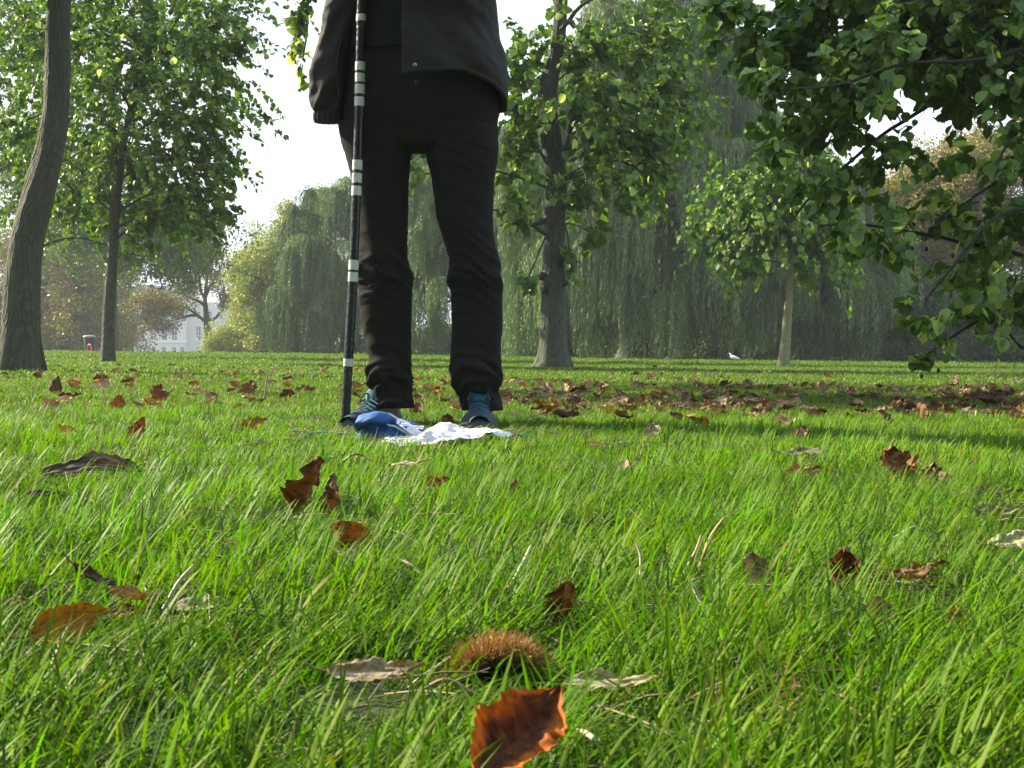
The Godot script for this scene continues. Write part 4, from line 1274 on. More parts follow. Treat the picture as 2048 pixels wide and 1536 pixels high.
func bird(where: Vector3, size: float, yaw: float, low: bool, m: Material, label: String) -> void:
	var b := thing("pigeon", where, label, "bird", "pigeons on the lawn")
	b.rotation.y = yaw
	var g := Geo.new()
	var spine := [[-0.62, 0.22, 0.02, 0.015], [-0.45, 0.30, 0.07, 0.03], [-0.28, 0.36, 0.11, 0.09], [-0.1, 0.40, 0.15, 0.15], [0.08, 0.43, 0.16, 0.17], [0.22, 0.48, 0.13, 0.15], [0.3, 0.57, 0.085, 0.10], [0.33, 0.67, 0.07, 0.07], [0.37, 0.74, 0.075, 0.075], [0.43, 0.765, 0.06, 0.055], [0.48, 0.75, 0.025, 0.025]]
	if low:
		for k in range(6, 11):
			spine[k][1] = 0.48 - (k - 5) * 0.05
			spine[k][0] += 0.06
	var rings := []
	for k in spine.size():
		var s: Array = spine[k]
		var p0: Array = spine[maxi(k - 1, 0)]
		var p1: Array = spine[mini(k + 1, spine.size() - 1)]
		var t := Vector3(p1[0] - p0[0], p1[1] - p0[1], 0).normalized()
		var up := Vector3(-t.y, t.x, 0)
		var ring := PackedVector3Array()
		for i in 12:
			var a := TAU * i / 12.0
			ring.append((Vector3(s[0], s[1], 0) + up * sin(a) * s[3] + Vector3(0, 0, cos(a) * s[2])) * size)
		rings.append(ring)
	g.loft(rings)
	part("body", g.mesh(), m, b)
	var head: Array = spine[9]
	g = Geo.new()
	g.tube(PackedVector3Array([Vector3(head[0] + 0.03, head[1], 0) * size, Vector3(head[0] + 0.14, head[1] - 0.03, 0) * size]), PackedFloat32Array([0.02 * size, 0.004 * size]), 6)
	part("beak", g.mesh(), mats["beak"], b)
	for s in [-1.0, 1.0]:
		g = Geo.new()
		var ring2 := []
		for k in 7:
			var t := k / 6.0
			var ring := PackedVector3Array()
			for i in 8:
				var a := TAU * i / 8.0
				ring.append(Vector3(0.2 - t * 0.7, 0.46 - t * 0.16 + sin(a) * 0.11 * sin(PI * (t * 0.85 + 0.12)), s * (0.15 - 0.11 * t * t + 0.018 * cos(a))) * size)
			ring2.append(ring)
		g.loft(ring2)
		part("wing", g.mesh(), m, b)
		g = Geo.new()
		g.tube(PackedVector3Array([Vector3(0.02, 0.27, s * 0.06) * size, Vector3(0.0, 0.12, s * 0.06) * size, Vector3(0.02, 0.0, s * 0.06) * size, Vector3(0.12, -0.01, s * 0.06) * size]), PackedFloat32Array([0.025 * size, 0.016 * size, 0.014 * size, 0.01 * size]), 6)
		part("leg", g.mesh(), mats["beak"], b)

func make_birds() -> void:
	bird(on_lawn(1468, 28.5) + Vector3(0, 0.02, 0), 0.22, 2.7, false, mats["white feather"], "white pigeon standing on the lawn left of the young tree")
	bird(on_lawn(1335, 31.5), 0.15, 0.5, true, mats["grey feather"], "small grey pigeon pecking on the lawn before the tallest willow")

# ------------------------------------------------------------------ the person
const BODY_DEPTH := 3.9

# rows of (w, left, right) in the photograph at one depth become rings; folds push the cloth in and out
func cloth_loft(rows: Array, depth: float, round: float, step: float, fold: Callable, sides := 44, least_deep := 0.0) -> Array:
	var pts := []
	for r in rows:
		pts.append(Vector3(r[0], r[1], r[2]))
	var rings := []
	var k := depth / FOCAL
	var w: float = rows[0][0]
	var i := 0
	while w <= rows[-1][0] + 0.01:
		while i < rows.size() - 2 and rows[i + 1][0] < w:
			i += 1
		var t: float = clampf((w - rows[i][0]) / (rows[i + 1][0] - rows[i][0]), 0.0, 1.0)
		var q: Vector3 = pts[i].cubic_interpolate(pts[i + 1], pts[maxi(i - 1, 0)], pts[mini(i + 2, pts.size() - 1)], t)
		var c := at((q.y + q.z) * 0.5, w, depth)
		var rx := (q.z - q.y) * 0.5 * k
		var own: float = lerpf(rows[i][3], rows[i + 1][3] if rows[i + 1].size() > 3 else round, t) if rows[i].size() > 3 else round
		var rz := maxf(rx * own, least_deep)
		var ring := PackedVector3Array()
		for s in sides:
			var a := TAU * s / sides
			var d := Vector3(cos(a), 0, sin(a))
			var off: float = fold.call(c + d * rx, w, a)
			var side_hold := 1.0 - 0.75 * absf(cos(a)) ** 8
			ring.append(c + Vector3(cos(a) * (rx + off * side_hold), 0, sin(a) * (rz + off)))
		rings.append(ring)
		w += step
	return rings

func make_person() -> void:
	var who := thing("person", on_lawn(862, BODY_DEPTH), "person standing in black jeans, dark open jacket and blue trainers, seen from the waist down", "person")
	var o := -who.position
	var d := BODY_DEPTH
	# the body: one skin from the feet to the neck, then a finer head and hands
	var g := Geo.new()
	var bones := []
	var put := func(a: Array, b: Array) -> void:
		bones.append([at(a[0], a[1], a[2]), at(b[0], b[1], b[2]), a[3], b[3]])
	var put_c := put as Callable
	for leg in [[[773, 812], [778, 690], [769, 560], [762, 440], [756, 300]], [[962, 815], [952, 690], [949, 560], [932, 440], [924, 300]]]:
		for q in 4:
			var r := [0.03, 0.034, 0.042, 0.05, 0.062]
			put_c.call([leg[q][0], leg[q][1], d, r[q]], [leg[q + 1][0], leg[q + 1][1], d, r[q + 1]])
		put_c.call([leg[0][0], leg[0][1], d, 0.03], [leg[0][0] - (10 if leg[0][0] < 800 else 0), 845, d - 0.05, 0.024])
	put_c.call([756, 300, d, 0.058], [845, 190, d, 0.085])
	put_c.call([924, 300, d, 0.058], [845, 190, d, 0.085])
	put_c.call([790, 220, d, 0.075], [890, 220, d, 0.075])
	put_c.call([845, 170, d, 0.095], [845, -60, d, 0.11])
	put_c.call([790, -80, d, 0.1], [900, -80, d, 0.1])
	put_c.call([735, -130, d, 0.055], [955, -130, d, 0.055])
	put_c.call([845, -150, d, 0.06], [845, -215, d, 0.052])
	# right arm hangs, hand in the trouser pocket; left arm bends up to the pole
	put_c.call([735, -115, d, 0.044], [684, 40, d - 0.03, 0.034])
	put_c.call([684, 40, d - 0.03, 0.034], [652, 215, d - 0.03, 0.025])
	put_c.call([652, 215, d - 0.03, 0.024], [724, 262, d + 0.03, 0.024])
	put_c.call([968, -125, d, 0.052], [985, -85, d - 0.22, 0.042])
	put_c.call([985, -85, d - 0.22, 0.042], [792, -112, d - 0.27, 0.027])
	nets(g, bones, 0.016, 0.03)
	# head
	bones = []
	var hc := at(845, -285, d - 0.01)
	var hb := func(p: Vector3, q: Vector3, ra: float, rb: float) -> Array:
		return [hc + p, hc + q, ra, rb]
	var hb_c := hb as Callable
	bones.append(hb_c.call(Vector3(0, 0.03, -0.015), Vector3(0, 0.035, 0.02), 0.082, 0.074))
	bones.append(hb_c.call(Vector3(0, -0.03, 0.03), Vector3(0, -0.075, 0.055), 0.062, 0.03))
	bones.append(hb_c.call(Vector3(-0.035, -0.04, 0.02), Vector3(0.0, -0.08, 0.05), 0.03, 0.022))
	bones.append(hb_c.call(Vector3(0.035, -0.04, 0.02), Vector3(0.0, -0.08, 0.05), 0.03, 0.022))
	bones.append(hb_c.call(Vector3(0, -0.02, -0.03), Vector3(0, -0.13, -0.01), 0.055, 0.052))
	bones.append(hb_c.call(Vector3(0, 0.012, 0.088), Vector3(0, -0.026, 0.106), 0.008, 0.012))
	bones.append(hb_c.call(Vector3(-0.02, -0.055, 0.083), Vector3(0.02, -0.055, 0.083), 0.007, 0.007))
	bones.append(hb_c.call(Vector3(-0.018, -0.064, 0.08), Vector3(0.018, -0.064, 0.08), 0.008, 0.008))
	for s in [-1.0, 1.0]:
		bones.append(hb_c.call(Vector3(s * 0.015, 0.03, 0.086), Vector3(s * 0.05, 0.028, 0.068), 0.009, 0.009))
		bones.append(hb_c.call(Vector3(s * 0.083, 0.012, -0.012), Vector3(s * 0.079, -0.025, 0.0), 0.014, 0.008))
	nets(g, bones, 0.005, 0.016)
	# hands: the left closes on the pole, the right rests in the pocket
	bones = []
	var grip := at(726, -108, 3.78)
	var wrist := at(792, -112, d - 0.27)
	bones.append([wrist, grip + Vector3(0.045, 0.0, 0.01), 0.026, 0.026])
	bones.append([grip + Vector3(0.042, 0.028, 0.006), grip + Vector3(0.042, -0.028, 0.006), 0.02, 0.018])
	for f in 4:
		var y := 0.03 - f * 0.0195
		var reach: float = [2.5, 2.8, 2.7, 2.2][f]
		var last := grip + Vector3(0.038, y, 0.012)
		for q in 3:
			var a := reach * (q + 1) / 3.0
			var p := grip + Vector3(cos(a + 0.15) * 0.0225, y - 0.002 * q, sin(a + 0.15) * 0.0225)
			bones.append([last, p, 0.0088 - q * 0.0006, 0.0084 - q * 0.0006])
			last = p
	bones.append([grip + Vector3(0.04, 0.03, 0.0), grip + Vector3(0.024, 0.045, -0.018), 0.012, 0.0095])
	bones.append([grip + Vector3(0.024, 0.045, -0.018), grip + Vector3(-0.004, 0.048, -0.0235), 0.0095, 0.008])
	var rw := at(716, 272, d)
	for f in 4:
		var a0 := rw + Vector3(-0.024 + f * 0.016, -0.015, 0.01)
		var a1 := a0 + Vector3(0.004, -0.035 - 0.006 * (1.5 - absf(f - 1.5)), 0.004)
		bones.append([a0, a1, 0.0085, 0.008])
		bones.append([a1, a1 + Vector3(0.0, -0.026, -0.008), 0.008, 0.0065])
	bones.append([rw + Vector3(0.02, 0.01, 0.015), rw + Vector3(0.04, -0.03, 0.022), 0.0105, 0.008])
	nets(g, bones, 0.0045, 0.008)
	part("body", g.mesh(), mats["skin"], who, o)
	for s in [-1.0, 1.0]:
		var eye := SphereMesh.new()
		eye.radius = 0.012
		eye.height = 0.024
		eye.radial_segments = 16
		eye.rings = 8
		part("eye", eye, mats["eye"], who, o + hc + Vector3(s * 0.032, 0.008, 0.069))
	g = Geo.new()
	bones = []
	bones.append(hb_c.call(Vector3(0, 0.045, -0.03), Vector3(0, 0.07, 0.01), 0.085, 0.072))
	bones.append(hb_c.call(Vector3(0, 0.0, -0.05), Vector3(0, -0.05, -0.055), 0.07, 0.045))
	bones.append(hb_c.call(Vector3(-0.06, 0.03, -0.01), Vector3(-0.07, -0.005, -0.015), 0.026, 0.012))
	bones.append(hb_c.call(Vector3(0.06, 0.03, -0.01), Vector3(0.07, -0.005, -0.015), 0.026, 0.012))
	bones.append(hb_c.call(Vector3(-0.045, 0.085, 0.05), Vector3(0.045, 0.088, 0.05), 0.026, 0.03))
	nets(g, bones, 0.007, 0.014)
	part("hair", g.mesh(), mats["hair"], who, o)
	# trousers
	var folds := func(p: Vector3, w: float, a: float) -> float:
		var knee := exp(-pow((w - 552.0) / 38.0, 2.0)) + 0.9 * exp(-pow((w - 765.0) / 42.0, 2.0)) + 0.25
		var slant := p.y * 34.0 + sin(a * 1.0 + w * 0.004) * 2.2
		var n := fine_noise.get_noise_3d(p.x * 4.0, slant, p.z * 4.0)
		var ridge := 1.0 - absf(fine_noise.get_noise_3d(p.x * 5.0 + 20.0, slant * 0.55, p.z * 5.0)) * 2.2
		return 0.013 * knee * (n * 0.8 + pow(clampf(ridge, 0.0, 1.0), 2.5) * 1.5 - 0.3) + 0.002 * sin(a * 3.0 + w * 0.02)
	g = Geo.new()
	g.loft(cloth_loft([[250, 678, 842], [290, 684, 830], [306, 690, 823], [340, 699, 820], [358, 703, 818], [440, 712, 816], [500, 716, 815], [530, 716, 817], [546, 715, 824], [565, 717, 825], [600, 719, 824], [650, 724, 823], [700, 734, 822], [722, 739, 822], [740, 732, 822], [770, 737, 822], [785, 742, 825], [805, 742, 828], [819, 744, 829]], d, 1.12, 5.0, folds))
	g.loft(cloth_loft([[250, 840, 996], [290, 846, 997], [306, 851, 997], [358, 863, 989], [440, 874, 986], [480, 887, 989], [528, 901, 1000], [544, 896, 1001], [560, 894, 1003], [578, 901, 1005], [650, 904, 1005], [700, 902, 1001], [750, 900, 1003], [768, 904, 1001], [780, 911, 995], [792, 917, 998], [812, 921, 1006], [822, 923, 1006]], d, 1.12, 5.0, folds))
	g.loft(cloth_loft([[95, 700, 985, 0.68], [150, 690, 996, 0.62], [200, 682, 1000, 0.58], [250, 680, 996, 0.53], [285, 686, 995, 0.48], [299, 694, 993, 0.44], [304, 740, 940, 0.44], [305, 815, 858, 0.44]], d, 0.72, 5.0, folds))
	var tr := part("trousers", g.mesh(), mats["denim"], who, o)
	g = Geo.new()
	g.tube(PackedVector3Array([at(834, 166, d - 0.125), at(835, 166, d - 0.132)]), PackedFloat32Array([0.008, 0.007]), 12)
	part("button", g.mesh(), mats["black tape"], tr, Vector3.ZERO)
	# jumper
	var soft := func(p: Vector3, w: float, a: float) -> float:
		return 0.006 * fine_noise.get_noise_3d(p.x * 4.0, p.y * 9.0, p.z * 4.0)
	g = Geo.new()
	g.loft(cloth_loft([[-205, 812, 878, 1.0], [-190, 800, 890, 0.95], [-176, 770, 920, 0.8], [-160, 738, 952, 0.7], [-140, 722, 968, 0.72], [-110, 710, 980, 0.76], [0, 704, 980], [70, 700, 985], [112, 696, 990], [118, 700, 986]], d, 0.76, 6.0, soft))
	part("jumper", g.mesh(), mats["jumper"], who, o)
	# jacket: open in front, the panel on the picture's right hangs over the hip
	var creases := func(p: Vector3, w: float, a: float) -> float:
		var n := fine_noise.get_noise_3d(p.x * 3.5 + p.y * 3.0, p.y * 9.0, p.z * 3.5)
		var r := 1.0 - 2.0 * absf(fine_noise.get_noise_3d(p.x * 4.0 + 9.0, p.y * 6.0 + p.x * 4.0, p.z * 4.0))
		return 0.014 * n + 0.013 * r
	var rows := [[-178, 768, 922], [-164, 735, 955], [-140, 712, 976], [-100, 698, 987], [30, 690, 993], [80, 682, 1000], [110, 676, 1010], [150, 672, 1015], [195, 674, 1015], [222, 680, 1010], [240, 684, 1004]]
	var rings := cloth_loft(rows, d, 0.78, 4.0, creases, 96)
	var nu := 79
	var pts := PackedVector3Array()
	var inner := PackedVector3Array()
	for j in rings.size():
		for i in nu:
			# columns run from the front edge right of the middle, round the back, to the front edge on the left
			var ang := deg_to_rad(lerpf(99.0, -205.0, float(i) / (nu - 1)))
			var f: float = fposmod(ang / TAU * 96.0, 96.0)
			var hem := 222.0
			var deg := rad_to_deg(ang)
			if deg > 60.0:
				hem = lerpf(164.0, 178.0, (deg - 60.0) / 39.0)
			elif deg > 0.0:
				hem = lerpf(228.0, 164.0, pow(deg / 60.0, 0.7))
			else:
				hem = lerpf(222.0, 205.0, minf(-deg / 60.0, 1.0))
			var w: float = lerpf(-178.0, hem, float(j) / (rings.size() - 1))
			var row := (w + 178.0) / 4.0
			var r0: PackedVector3Array = rings[clampi(int(row), 0, rings.size() - 1)]
			var r1: PackedVector3Array = rings[clampi(int(row) + 1, 0, rings.size() - 1)]
			var a := r0[int(f)].lerp(r0[(int(f) + 1) % 96], fmod(f, 1.0))
			var b := r1[int(f)].lerp(r1[(int(f) + 1) % 96], fmod(f, 1.0))
			var p := a.lerp(b, fmod(row, 1.0))
			if deg > 40.0 and deg < 100.0:
				p.z += 0.02 * smoothstep(40.0, 95.0, deg)
			if deg > 80.0:
				p.x += 0.006 * (deg - 80.0) / 19.0 * fine_noise.get_noise_2d(p.y * 5.0, 3.0) + 0.008 * (deg - 80.0) / 19.0 * smoothstep(1.0, 0.9, p.y)
				p.y += 0.006 * fine_noise.get_noise_2d(p.x * 16.0, p.y * 4.0)
			pts.append(p)
			var mid := at(845, 100, d)
			inner.append(p + (Vector3(mid.x, p.y, mid.z) - p).normalized() * 0.007)
	g = Geo.new()
	g.sheet(nu, rings.size(), pts, false, true)
	g.sheet(nu, rings.size(), inner, false, false)
	var last := (rings.size() - 1) * nu
	var hem_pts := PackedVector3Array()
	for i in nu:
		hem_pts.append(pts[last + i])
	for i in nu:
		hem_pts.append(inner[last + i])
	g.sheet(nu, 2, hem_pts)
	var coat := part("jacket", g.mesh(), mats["jacket"], who, o)
	g = Geo.new()
	var hem_line := PackedVector3Array()
	var hem_r := PackedFloat32Array()
	for i in nu:
		hem_line.append(pts[last + i] + Vector3(0, 0.004, 0))
		hem_r.append(0.0055)
	g.tube(hem_line, hem_r, 6)
	part("hem", g.mesh(), mats["jacket"], coat)
	g = Geo.new()
	var sn := pts[last + 2] + Vector3(0.0, 0.016, 0.006)
	g.tube(PackedVector3Array([sn, sn + Vector3(0, 0, 0.004)]), PackedFloat32Array([0.006, 0.005]), 12)
	part("snap", g.mesh(), mats["bin top"], coat)
	var puff := func(p: Vector3, w: float, a: float) -> float:
		var n := fine_noise.get_noise_3d(p.x * 3.0 + 30.0, p.y * 12.0 + p.x * 14.0, p.z * 6.0)
		var deep := 1.0 - 2.2 * absf(fine_noise.get_noise_3d(p.x * 7.0 + 5.0, p.y * 5.0 - p.x * 8.0, p.z * 7.0 + 2.0))
		return (0.012 * n + 0.012 * deep) * smoothstep(-120.0, 0.0, w)
	g = Geo.new()
	g.loft(cloth_loft([[-165, 716, 745], [-140, 690, 768], [-90, 678, 752], [-30, 664, 736], [30, 651, 716], [70, 642, 706], [100, 635, 700], [150, 623, 692], [185, 620, 688], [205, 621, 686], [218, 625, 684], [226, 632, 682]], d - 0.03, 0.95, 3.0, puff, 40))
	part("sleeve", g.mesh(), mats["jacket"], who, o)
	var ribs := func(p: Vector3, w: float, a: float) -> float:
		return 0.003 * sin(a * 15.0) + 0.003 * fine_noise.get_noise_3d(p.x * 9.0, p.y * 5.0, p.z * 9.0)
	g = Geo.new()
	g.loft(cloth_loft([[222, 630, 683], [228, 627, 684], [240, 627, 684], [246, 629, 682]], d - 0.03, 0.9, 2.0, ribs, 60))
	part("cuff", g.mesh(), mats["jacket"], who, o)
	g = Geo.new()
	var arm := smooth_line([at(955, -135, d), at(985, -110, d - 0.1), at(990, -92, d - 0.22), at(900, -100, d - 0.26), at(812, -110, d - 0.27)], 6)
	var arm_r := PackedFloat32Array()
	for j in arm.size():
		arm_r.append(lerpf(0.075, 0.045, float(j) / (arm.size() - 1)) + 0.005 * sin(j * 1.9))
	g.tube(arm, arm_r, 20)
	part("sleeve", g.mesh(), mats["jacket"], who, o)
	shoe(who, at(790, 700, 3.99), Vector3(-0.36, 0, 0.93))
	shoe(who, at(957, 700, 3.97), Vector3(0.04, 0, 1.0))

func shoe(who: Node3D, heel: Vector3, ahead: Vector3) -> void:
	var z := ahead.normalized()
	var x := Vector3.UP.cross(z)
	var base := Vector3(heel.x, ground_y(heel.x, heel.z) - 0.002, heel.z) - who.position
	var f := Transform3D(Basis(x, Vector3.UP, z), base)
	var table := [[-0.01, 0.020, 0.060], [0.01, 0.033, 0.082], [0.05, 0.037, 0.088], [0.09, 0.037, 0.094], [0.125, 0.039, 0.092], [0.16, 0.043, 0.076], [0.195, 0.047, 0.062], [0.23, 0.046, 0.053], [0.26, 0.039, 0.046], [0.28, 0.025, 0.036]]
	var g := Geo.new()
	var rings := []
	for s in table:
		var ring := PackedVector3Array()
		for i in 20:
			var a := TAU * i / 20.0
			var cx := signf(cos(a)) * pow(absf(cos(a)), 0.75)
			var sy := sin(a)
			ring.append(f * Vector3(cx * s[1] * (1.0 - 0.35 * maxf(sy, 0.0)), lerpf(0.022, s[2], maxf(sy, 0.0)) + minf(sy, 0.0) * 0.002, s[0]))
		rings.append(ring)
	g.loft(rings)
	part("shoe", g.mesh(), mats["shoe cloth"], who)
	var made := who.get_child(who.get_child_count() - 1)
	g = Geo.new()
	rings = []
	for y in [0.0, 0.006, 0.02, 0.026]:
		var ring := PackedVector3Array()
		for k in 2:
			for i in table.size():
				var s: Array = table[i if k == 0 else table.size() - 1 - i]
				ring.append(f * Vector3((1 if k == 0 else -1) * (s[1] + 0.003), y + 0.006 * maxf(0.0, (s[0] - 0.22) / 0.06), s[0] * 1.02))
		rings.append(ring)
	g.loft(rings)
	part("sole", g.mesh(), mats["shoe sole"], made)
	g = Geo.new()
	var ring := PackedVector3Array()
	var rr := PackedFloat32Array()
	for i in 21:
		var a := TAU * i / 20.0
		ring.append(f * Vector3(cos(a) * 0.034, 0.092 + 0.006 * sin(a), 0.06 + sin(a) * 0.058))
		rr.append(0.0075)
	g.tube(ring, rr, 8, false)
	part("collar", g.mesh(), mats["shoe orange"], made)
	g = Geo.new()
	rings = []
	for k in 6:
		var t := k / 5.0
		var r2 := PackedVector3Array()
		for i in 12:
			var a := TAU * i / 12.0
			r2.append(f * (Vector3(0, 0.125 - t * 0.045, 0.118 + t * 0.03) + Vector3(cos(a) * 0.024 * sin(PI * (0.2 + t * 0.6)), sin(a) * 0.006, sin(a) * 0.006)))
		rings.append(r2)
	g.loft(rings)
	part("tongue", g.mesh(), mats["shoe cloth"], made)
	g = Geo.new()
	for k in 5:
		var t := 0.13 + k * 0.016
		var h := 0.093 - k * 0.0075
		g.tube(PackedVector3Array([f * Vector3(-0.028, h - 0.008, t), f * Vector3(0, h + 0.004, t + 0.004), f * Vector3(0.028, h - 0.008, t + 0.012)]), PackedFloat32Array([0.0028, 0.003, 0.0028]), 6)
	for s in [-1.0, 1.0]:
		g.tube(smooth_line([f * Vector3(0, 0.1, 0.13), f * Vector3(s * 0.02, 0.106, 0.142), f * Vector3(s * 0.03, 0.085, 0.155), f * Vector3(s * 0.012, 0.095, 0.135)], 4), PackedFloat32Array([0.0022, 0.0022, 0.0022, 0.0022, 0.0022, 0.0022, 0.0022, 0.0022, 0.0022, 0.0022, 0.0022, 0.0022, 0.0022]), 5)
	part("laces", g.mesh(), mats["shoe lace"], made)
	g = Geo.new()
	rings = []
	for k in 7:
		var t := k / 6.0
		var r2 := PackedVector3Array()
		for i in 10:
			var a := PI * (i / 9.0)
			r2.append(f * Vector3(cos(a) * (0.0475 - t * 0.020) * 1.02, 0.024 + sin(a) * (0.041 - t * 0.016), 0.205 + t * 0.076))
		rings.append(r2)
	var cap := PackedVector3Array()
	for r2 in rings:
		cap.append_array(r2)
	g.sheet(10, 7, cap, false, true)
	part("toe_cap", g.mesh(), mats["shoe navy"], made)

func make_pole() -> void:
	var rows := [[688, 864], [690, 850], [697, 725], [707, 545], [713.5, 380], [719, 205], [722.5, 45], [726, -110], [729, -260]]
	var foot := at(688, 862, 3.78)
	var p := thing("measuring_pole", Vector3(foot.x, 0, foot.z), "tall slightly bent pole wound in black tape with white marking bands", "pole")
	var pts := []
	for r in rows:
		pts.append(at(r[0], r[1], 3.78))
	var line := smooth_line(pts, 16)
	var g := Geo.new()
	var rad := PackedFloat32Array()
	for j in line.size():
		rad.append(0.0122 + 0.0007 * (1.0 if j % 3 == 0 else 0.0) + 0.0006 * fine_noise.get_noise_1d(j * 0.7))
	g.tube(line, rad, 20, true)
	part("shaft", g.mesh(), mats["black tape"], p, -p.position)
	for b in [[-210, -195], [-190, -172], [30, 43], [125, 142], [148, 165], [170, 188.5], [195, 213], [321, 340], [347.5, 366], [373, 391.5], [521, 540], [545, 563], [718, 732.5]]:
		var ends := []
		for w in b:
			for j in rows.size() - 1:
				if w <= rows[j][1] and w > rows[j + 1][1]:
					ends.append(at(lerpf(rows[j][0], rows[j + 1][0], (w - rows[j][1]) / (rows[j + 1][1] - rows[j][1])), w, 3.78))
		var near: Vector3 = ends[0]
		var axis: Vector3 = (ends[1] - ends[0]).normalized()
		var side := PackedVector3Array([near, ends[0].lerp(ends[1], 0.5), ends[1]])
		for q in 3:                              # keep the band on the bent shaft
			var best := side[q]
			var bd := 1e9
			for j in line.size() - 1:
				var c := Geometry3D.get_closest_point_to_segment(side[q], line[j], line[j + 1])
				if c.distance_to(side[q]) < bd:
					bd = c.distance_to(side[q])
					best = c
			side[q] = best
		g = Geo.new()
		g.tube(side, PackedFloat32Array([0.01345, 0.0137, 0.01345]), 20)
		part("white_band", g.mesh(), mats["white tape"], p, -p.position)

func make_bag() -> void:
	var where := on_lawn(770, 3.17)
	var b := thing("blue_pouch", where, "crumpled blue cloth pouch with a white tag, lying before the person's feet", "pouch")
	var g := Geo.new()
	var pts := PackedVector3Array()
	for j in 22:
		for i in 34:
			var u := i / 33.0 * 2.0 - 1.0
			var v := j / 21.0 * 2.0 - 1.0
			var dome := pow(maxf(0.0, 1.0 - absf(u) ** 2.4), 0.6) * pow(maxf(0.0, 1.0 - v * v), 0.6)
			var n := 1.0 - 2.0 * absf(fine_noise.get_noise_2d(u * 1.6 + v * 0.6, v * 2.0))
			var h := dome * (0.046 - 0.010 * u + 0.014 * n)
			pts.append(Vector3(u * 0.092 + 0.02, h + 0.006, v * 0.055 + 0.006 * n))
	g.sheet(34, 22, pts)
	part("pouch", g.mesh(), mats["blue cloth"], b)
	g = Geo.new()
	var fold := []
	for k in 18:                                # the flap: a soft roll of cloth lying over the pouch
		var t := k / 17.0
		var ring := PackedVector3Array()
		var c := Vector3(lerpf(-0.062, 0.035, t), 0.042 + 0.020 * sin(PI * (0.15 + t * 0.75)), 0.012 + 0.012 * sin(t * 4.0))
		var fat := 1.0 if t < 0.6 else pow(sin(PI * clampf(0.5 + (t - 0.6) * 1.2, 0.0, 1.0)), 0.6)
		for i in 20:
			var a := TAU * i / 20.0
			var w := 1.0 + 0.22 * fine_noise.get_noise_3d(t * 2.5, cos(a) * 1.5, sin(a) * 1.5)
			ring.append(c + Vector3(0.006 * sin(a), sin(a) * 0.017 * fat * w, cos(a) * 0.036 * fat * w))
		fold.append(ring)
	g.loft(fold)
	part("flap", g.mesh(), mats["blue cloth"], b)
	g = Geo.new()
	var card := PackedVector3Array()
	for j in 8:
		for i in 10:
			var u := i / 9.0
			var v := j / 7.0
			card.append(Vector3(0.032 + u * 0.062, 0.064 - u * 0.03 - v * 0.012 + 0.004 * sin(u * 5.0 + v * 2.0), 0.03 + v * 0.035))
	g.sheet(10, 8, card)
	for i in 80:
		g.uv[i] = Vector2((i % 10) / 9.0, (i / 10) / 7.0)
	part("tag", g.mesh(), mats["white plastic print"], b)
	g = Geo.new()
	var cord := smooth_line([Vector3(0.034, 0.062, 0.032), Vector3(0.012, 0.072, 0.03), Vector3(0.0, 0.064, 0.034), Vector3(0.012, 0.05, 0.04), Vector3(0.03, 0.046, 0.046), Vector3(0.06, 0.03, 0.052), Vector3(0.09, 0.02, 0.05)], 5)
	var cr := PackedFloat32Array()
	cr.resize(cord.size())
	cr.fill(0.0026)
	g.tube(cord, cr, 7)
	part("cord", g.mesh(), mats["white plastic"], b)
	g = Geo.new()
	cord = smooth_line([Vector3(-0.06, 0.026, 0.03), Vector3(-0.1, 0.03, 0.03), Vector3(-0.14, 0.032, 0.02), Vector3(-0.17, 0.026, 0.02)], 5)
	cr.resize(cord.size())
	cr.fill(0.0022)
	g.tube(cord, cr, 7)
	part("cord", g.mesh(), mats["blue cord"], b)
	# the white sheet
	var s := thing("white_sheet", on_lawn(895, 3.08), "crumpled white plastic sheet spread over the grass right of the blue pouch", "plastic sheet")
	pts = PackedVector3Array()
	for j in 30:
		for i in 46:
			var u := i / 45.0
			var v := j / 29.0
			var x := lerpf(-0.135, 0.15, u)
			var half := lerpf(0.09, 0.025, smoothstep(0.35, 1.0, u))
			var z := lerpf(-half, half, v) + 0.02 * (1.0 - u) - 0.015
			var ridge := 0.030 * exp(-pow((u - 0.45) / 0.16, 2.0)) * exp(-pow((v - 0.25) / 0.4, 2.0)) + 0.018 * exp(-pow((u - 0.8) / 0.2, 2.0))
			var n := 1.0 - 2.2 * absf(fine_noise.get_noise_2d(x * 17.0 + z * 9.0, z * 20.0))
			pts.append(Vector3(x, 0.019 + ridge + 0.008 * n - 0.006 * v, z))
	g = Geo.new()
	g.sheet(46, 30, pts)
	part("sheet", g.mesh(), mats["white plastic"], s)
	g = Geo.new()
	pts = PackedVector3Array()
	for j in 5:
		for i in 14:
			var u := i / 13.0
			pts.append(Vector3(0.13 + u * 0.055, 0.032 - u * 0.006 + 0.003 * sin(u * 8.0 + j), -0.01 + (j / 4.0 - 0.5) * 0.035 * (1.0 - u * 0.7)))
	g.sheet(14, 5, pts)
	part("corner", g.mesh(), mats["blue cloth"], s)
	g = Geo.new()
	pts = PackedVector3Array()
	for j in 6:
		for i in 8:
			pts.append(Vector3(-0.10 + i * 0.007, 0.052 - i * 0.001 + 0.003 * sin(i * 1.1 + j), -0.02 + j * 0.012))
	g.sheet(8, 6, pts)
	for i in 48:
		g.uv[i] = Vector2((i % 8) / 7.0, (i / 8) / 5.0)
	part("printed_patch", g.mesh(), mats["white plastic print"], s)

